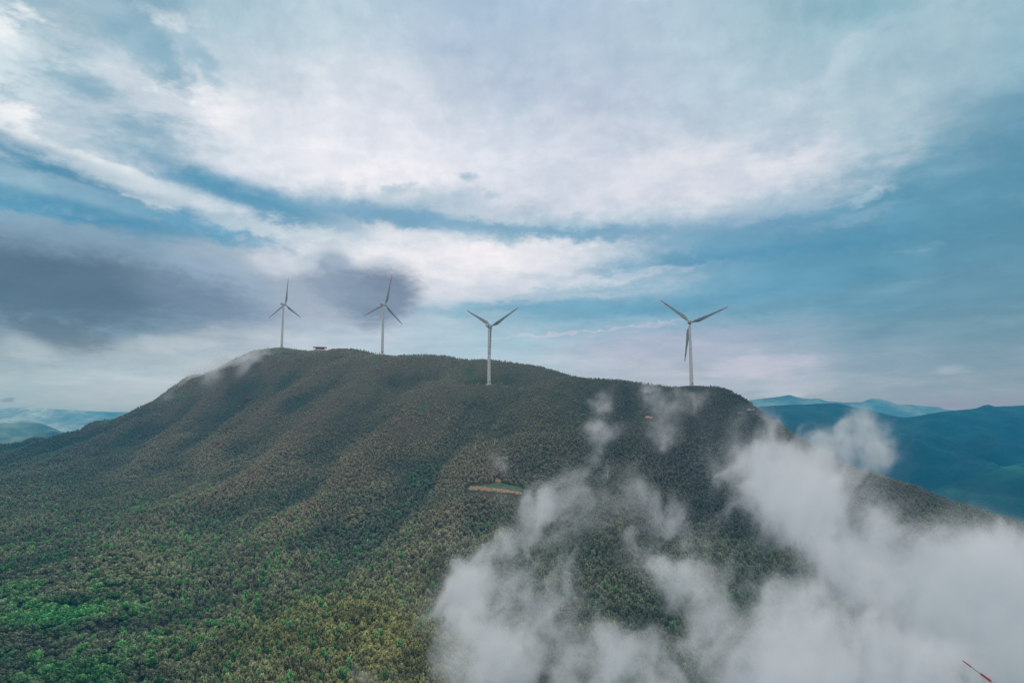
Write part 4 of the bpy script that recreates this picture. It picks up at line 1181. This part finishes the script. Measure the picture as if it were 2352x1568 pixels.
# cloud features: soft ellipses in azimuth / elevation
pv = N(nt, 'ShaderNodeCombineXYZ'); 
waz2 = Mth('ADD', Mth('ADD', az, fine_a), Mth('ADD', cent(s1.outputs[0], 3.0), cent(s2.outputs[0], 3.2)))
wel2 = Mth('ADD', el, Mth('MULTIPLY', elf, Mth('ADD', fine_e, Mth('ADD', cent(s1.outputs[1], 2.6), cent(s2.outputs[1], 2.5)))))
LK(waz2, pv.inputs[0]); LK(wel2, pv.inputs[1])
def feature(px, py, rx, ry_, rot, col, alpha, hard=0.0):
    global prev
    a, e = to_azel(px, py); kx = deg / F * math.cos(R(a)) ** 2; ky = deg / F * 0.97 * math.cos(R(a)) 
    mp = N(nt, 'ShaderNodeMapping', vector_type='TEXTURE'); LK(pv.outputs[0], mp.inputs[0])
    mp.inputs['Location'].default_value = (a, e, 0); mp.inputs['Rotation'].default_value = (0, 0, R(rot)); mp.inputs['Scale'].default_value = (rx * kx, ry_ * ky, 1)
    ln = N(nt, 'ShaderNodeVectorMath', operation='LENGTH'); LK(mp.outputs[0], ln.inputs[0])
    f = smooth(ln.outputs['Value'], 1.25 + 0.25 * (1 - hard), 0.25 + 0.6 * hard, 0.0, alpha)
    mx = N(nt, 'ShaderNodeMix', data_type='RGBA'); LK(f, mx.inputs[0]); LK(prev, mx.inputs[6]); mx.inputs[7].default_value = (*unhaze(lin(col), a, e), 1); prev = mx.outputs[2]
FEAT = [
 (150, 388, 260, 26, -11, (72,140,172), .9), (560, 455, 260, 30, -12, (78,145,178), .9), (900, 500, 220, 24, -6, (105,158,188), .85), (1230, 535, 170, 16, -6, (110,162,190), .8),
 (150, 492, 280, 18, -4, (68,142,178), .85), (480, 520, 200, 16, -9, (75,150,185), .75),
 (330, 440, 150, 16, -9, (205,218,224), .7), (60, 425, 90, 20, -8, (150,188,205), .6),
 (380, 130, 100, 34, -48, (125,168,190), .85), (480, 150, 70, 26, -50, (135,175,195), .7), (300, 110, 90, 30, -30, (140,178,196), .7), (230, 200, 90, 18, -25, (165,192,207), .6), (330, 330, 60, 18, -10, (175,200,212), .6),
 (70, 245, 140, 20, -10, (150,182,198), .6), (250, 320, 200, 24, -10, (205,216,224), .5),
 (640, 610, 70, 34, 0, (205,212,222), .6), (700, 530, 200, 22, -3, (205,218,224), .6),
 (900, 535, 55, 14, 0, (205,212,220), .7), (1190, 585, 270, 20, 1, (232,231,236), .85), (1000, 555, 160, 16, -8, (228,229,235), .7), (1000, 620, 150, 16, 0, (225,228,234), .6), (1350, 640, 270, 9, 4, (205,212,226), .75),
 (1125, 454, 24, 9, 0, (178,198,212), .8, .3), (1197, 487, 26, 9, 0, (185,200,214), .8, .3), (900, 428, 45, 16, 10, (165,190,206), .7),
 (1560, 530, 300, 16, 0, (105,155,188), .7), (1700, 585, 330, 20, 2, (78,148,180), .75), (1500, 610, 200, 14, 5, (95,155,186), .6), (1700, 500, 240, 22, 6, (165,188,206), .5),
 (1250, 705, 280, 16, 2, (98,160,188), .7), (1560, 700, 330, 18, 4, (88,150,178), .75), (1400, 660, 200, 12, 5, (105,162,190), .6), (1850, 690, 180, 20, 6, (95,145,170), .5),
 (1300, 763, 180, 3, 3.5, (205,198,214), .55), (1490, 745, 120, 3.5, 3, (185,185,205), .6), (1500, 790, 220, 32, 2, (168,175,198), .55),
 (1800, 375, 130, 60, 10, (224,226,232), .6), (1620, 420, 180, 44, 0, (216,220,230), .5), (2000, 452, 55, 12, 5, (165,190,206), .7), (1960, 500, 120, 12, 5, (140,172,195), .5), (1800, 245, 220, 24, 30, (205,218,226), .4),
 (1760, 838, 115, 28, 2, (182,188,206), .75), (1690, 850, 60, 14, 0, (178,186,204), .5), (1790, 898, 90, 10, 0, (170,184,202), .6), (14, 918, 26, 5, 0, (95,140,158), .7),
 (60, 850, 120, 30, 0, (150,175,186), .4), (300, 880, 160, 26, 0, (180,196,206), .5),
]
for ft in FEAT: feature(*ft[:7], *(ft[7:]))
mp5 = N(nt, 'ShaderNodeMapping'); LK(DV, mp5.inputs[0]); mp5.inputs['Rotation'].default_value = (0, 0, R(32)); mp5.inputs['Scale'].default_value = (0.55, 1.0, 1)
def ragged(px, py, rx, ry_, rot, col, alpha, k, soft):
    global prev
    a, e = to_azel(px, py); kx = deg / F * math.cos(R(a)) ** 2; ky = deg / F * 0.97 * math.cos(R(a))
    mp = N(nt, 'ShaderNodeMapping', vector_type='TEXTURE'); LK(pv0, mp.inputs[0])
    mp.inputs['Location'].default_value = (a, e, 0); mp.inputs['Rotation'].default_value = (0, 0, R(rot)); mp.inputs['Scale'].default_value = (rx * kx, ry_ * ky, 1)
    ln = N(nt, 'ShaderNodeVectorMath', operation='LENGTH'); LK(mp.outputs[0], ln.inputs[0])
    v = Mth('ADD', Mth('SUBTRACT', 1.0, ln.outputs['Value']), Mth('ADD', Mth('ADD', cent(n6.outputs['Fac'], k * 0.8), cent(n7.outputs['Fac'], k * 0.75)), cent(n8.outputs['Fac'], k * 0.4)))
    f = smooth(v, -soft * 0.3, soft, 0.0, alpha)
    mx = N(nt, 'ShaderNodeMix', data_type='RGBA'); LK(f, mx.inputs[0]); LK(prev, mx.inputs[6]); mx.inputs[7].default_value = (*unhaze(lin(col), a, e), 1); prev = mx.outputs[2]
pv0n = N(nt, 'ShaderNodeCombineXYZ'); LK(az, pv0n.inputs[0]); LK(el, pv0n.inputs[1]); pv0 = pv0n.outputs[0]
n5 = noise(mp5.outputs[0], 0.17, 9, 0.60, 0.15, 6.6)
def patches(px, py, rx, ry_, lo_, hi_, col, alpha, src):
    global prev
    a, e = to_azel(px, py); kx = deg / F * math.cos(R(a)) ** 2; ky = deg / F * 0.97 * math.cos(R(a))
    mp = N(nt, 'ShaderNodeMapping', vector_type='TEXTURE'); LK(pv.outputs[0], mp.inputs[0]); mp.inputs['Location'].default_value = (a, e, 0); mp.inputs['Scale'].default_value = (rx * kx, ry_ * ky, 1)
    ln = N(nt, 'ShaderNodeVectorMath', operation='LENGTH'); LK(mp.outputs[0], ln.inputs[0])
    f = Mth('MULTIPLY', smooth(ln.outputs['Value'], 1.3, 0.5, 0.0, alpha), smooth(src, lo_, hi_))
    mx = N(nt, 'ShaderNodeMix', data_type='RGBA'); LK(f, mx.inputs[0]); LK(prev, mx.inputs[6]); mx.inputs[7].default_value = (*unhaze(lin(col), a, e), 1); prev = mx.outputs[2]
patches(230, 190, 420, 210, 0.49, 0.66, (128, 170, 190), .85, n5.outputs['Fac'])
patches(230, 190, 400, 200, 0.50, 0.40, (240, 243, 245), .9, n5.outputs['Fac'])
s5 = N(nt, 'ShaderNodeSeparateColor'); LK(n5.outputs['Color'], s5.inputs[0])
patches(1750, 380, 420, 130, 0.48, 0.66, (228, 228, 234), .6, s5.outputs[1])
patches(1750, 420, 420, 130, 0.48, 0.38, (165, 186, 206), .6, s5.outputs[1])
patches(2000, 520, 450, 160, 0.52, 0.66, (140, 175, 196), .6, s5.outputs[2])
patches(1200, 620, 600, 110, 0.52, 0.64, (170, 194, 208), .5, s5.outputs[2])
ragged(130, 372, 330, 34, -10, (64, 136, 170), .8, 1.0, .8)
ragged(560, 440, 330, 34, -12, (72, 144, 178), .8, 1.0, .8)
ragged(950, 505, 260, 30, -6, (100, 155, 186), .7, 1.1, .8)
ragged(250, 494, 420, 22, -6, (64, 140, 174), .75, 1.0, .8)
ragged(1650, 560, 460, 60, 3, (92, 150, 180), .5, 1.8, .9)
ragged(1500, 690, 520, 36, 3, (90, 152, 182), .5, 1.8, .8)
ragged(1050, 590, 420, 34, -1, (232, 233, 238), .55, 1.7, .8)
ragged(350, 430, 330, 24, -8, (224, 231, 235), .55, 1.8, .7)
ragged(1560, 430, 420, 70, 2, (214, 219, 229), .5, 1.6, .9)
ragged(150, 645, 430, 142, -3, (126, 158, 180), 1.0, .5, .22)
ragged(500, 660, 170, 90, -14, (142, 168, 190), .85, .9, .5)
ragged(130, 660, 450, 122, -3, (72, 106, 130), .98, .7, .62)
ragged(470, 690, 190, 64, -6, (98, 126, 152), .85, 1.1, .8)
ragged(120, 760, 170, 44, -14, (74, 106, 128), .7, 1.5, .7)
ragged(770, 615, 62, 46, -50, (132, 156, 180), .8, 1.3, .6)
ragged(870, 680, 105, 80, 8, (106, 129, 154), .95, 1.0, .5)
ragged(790, 670, 110, 50, -20, (118, 142, 166), .75, 1.3, .6)
ragged(1070, 405, 30, 13, -5, (160, 188, 206), .9, 2.6, .7)
ragged(1765, 840, 125, 34, 2, (180, 187, 204), .7, 2.0, .7)
ragged(2182, 846, 46, 14, 0, (160, 180, 196), .55, 2.6, .9)
ragged(1790, 905, 80, 12, 0, (178, 190, 205), .8, 1.2, .5)
ragged(60, 800, 90, 34, -30, (165, 184, 195), .6, 2.4, .9)
ragged(400, 790, 120, 22, 0, (178, 192, 202), .6, 1.4, .6)
ragged(1790, 880, 330, 34, 0, (176, 188, 202), .4, 1.6, .9)
# unseen sky overhead and behind the camera, brightened to light slope and fog
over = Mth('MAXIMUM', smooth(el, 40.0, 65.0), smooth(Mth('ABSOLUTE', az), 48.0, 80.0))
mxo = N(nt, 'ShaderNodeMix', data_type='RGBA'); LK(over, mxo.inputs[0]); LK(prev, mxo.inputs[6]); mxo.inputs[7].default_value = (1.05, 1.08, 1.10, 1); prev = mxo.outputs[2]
# fine structure of light and dark inside the cloud sheet
n3 = noise(DV, 0.12, 9, 0.6, 0.4, 9.7)
st = N(nt, 'ShaderNodeMapping'); LK(DV, st.inputs[0]); st.inputs['Scale'].default_value = (0.4, 1.0, 1); st.inputs['Rotation'].default_value = (0, 0, R(6))
n4 = noise(st.outputs[0], 0.30, 8, 0.62, 0.3, 2.7)
mod = Mth('ADD', Mth('ADD', cent(n3.outputs['Fac'], 0.36), cent(n4.outputs['Fac'], 0.34)), 1.045)
mod = Mth('ADD', mod, Mth('ADD', cent(smooth(n6.outputs['Fac'], 0.40, 0.60), 0.10), cent(smooth(n7.outputs['Fac'], 0.38, 0.62), 0.03)))
cmb = N(nt, 'ShaderNodeCombineXYZ'); LK(Mth('POWER', mod, 1.35), cmb.inputs[0]); LK(mod, cmb.inputs[1]); LK(Mth('POWER', mod, 0.75), cmb.inputs[2])
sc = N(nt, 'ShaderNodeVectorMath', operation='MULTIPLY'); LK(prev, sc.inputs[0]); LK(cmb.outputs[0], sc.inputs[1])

nish = N(nt, 'ShaderNodeTexSky'); nish.sky_type = 'NISHITA'; nish.sun_disc = False; nish.sun_elevation = R(SUN_EL); nish.sun_rotation = R(SUN_AZ); nish.altitude = 800
# Nishita sky shows thinly through the cloud sheet, which covers nearly all of it; strengths below fold in 0.08
nsc = N(nt, 'ShaderNodeVectorMath', operation='SCALE'); LK(nish.outputs[0], nsc.inputs[0]); nsc.inputs['Scale'].default_value = 0.08
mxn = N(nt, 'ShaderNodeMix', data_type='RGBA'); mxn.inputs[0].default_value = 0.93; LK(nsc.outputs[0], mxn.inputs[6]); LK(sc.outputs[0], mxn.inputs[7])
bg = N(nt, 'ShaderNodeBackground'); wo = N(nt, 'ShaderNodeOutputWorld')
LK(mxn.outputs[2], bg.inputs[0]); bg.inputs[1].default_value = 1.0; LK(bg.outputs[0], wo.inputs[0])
world.cycles.sampling_method = 'MANUAL'; world.cycles.sample_map_resolution = 512


# ------------------------------------------------------------------ sun, camera, render settings
sun = bpy.data.lights.new('sun', 'SUN'); sun.energy = SUN_E; sun.angle = R(25); sun.color = (1.0, 0.96, 0.90)
so = bpy.data.objects.new('sun', sun); C.objects.link(so)
sd = Vector((math.sin(R(SUN_AZ)) * math.cos(R(SUN_EL)), math.cos(R(SUN_AZ)) * math.cos(R(SUN_EL)), math.sin(R(SUN_EL))))
so.rotation_euler = sd.to_track_quat('Z', 'Y').to_euler()
so.location = (0, 0, 600)

cam = bpy.data.cameras.new('camera'); cam.sensor_width = 36; cam.lens = 36 * F / 2352; cam.clip_start = 1; cam.clip_end = 200000
co = bpy.data.objects.new('camera', cam); C.objects.link(co)
co.location = (0, 0, 0); co.rotation_euler = (math.pi / 2 + PITCH, 0, 0)
scene.camera = co
scene.render.engine = 'CYCLES'
scene.view_settings.view_transform = 'Standard'; scene.view_settings.look = 'None'; scene.view_settings.exposure = 0
cy = scene.cycles
cy.max_bounces = 4; cy.diffuse_bounces = 2; cy.glossy_bounces = 1; cy.transmission_bounces = 2; cy.transparent_max_bounces = 8; cy.volume_bounces = 1
cy.volume_step_rate = 1.0; cy.volume_max_steps = 512
cy.use_denoising = DENOISE
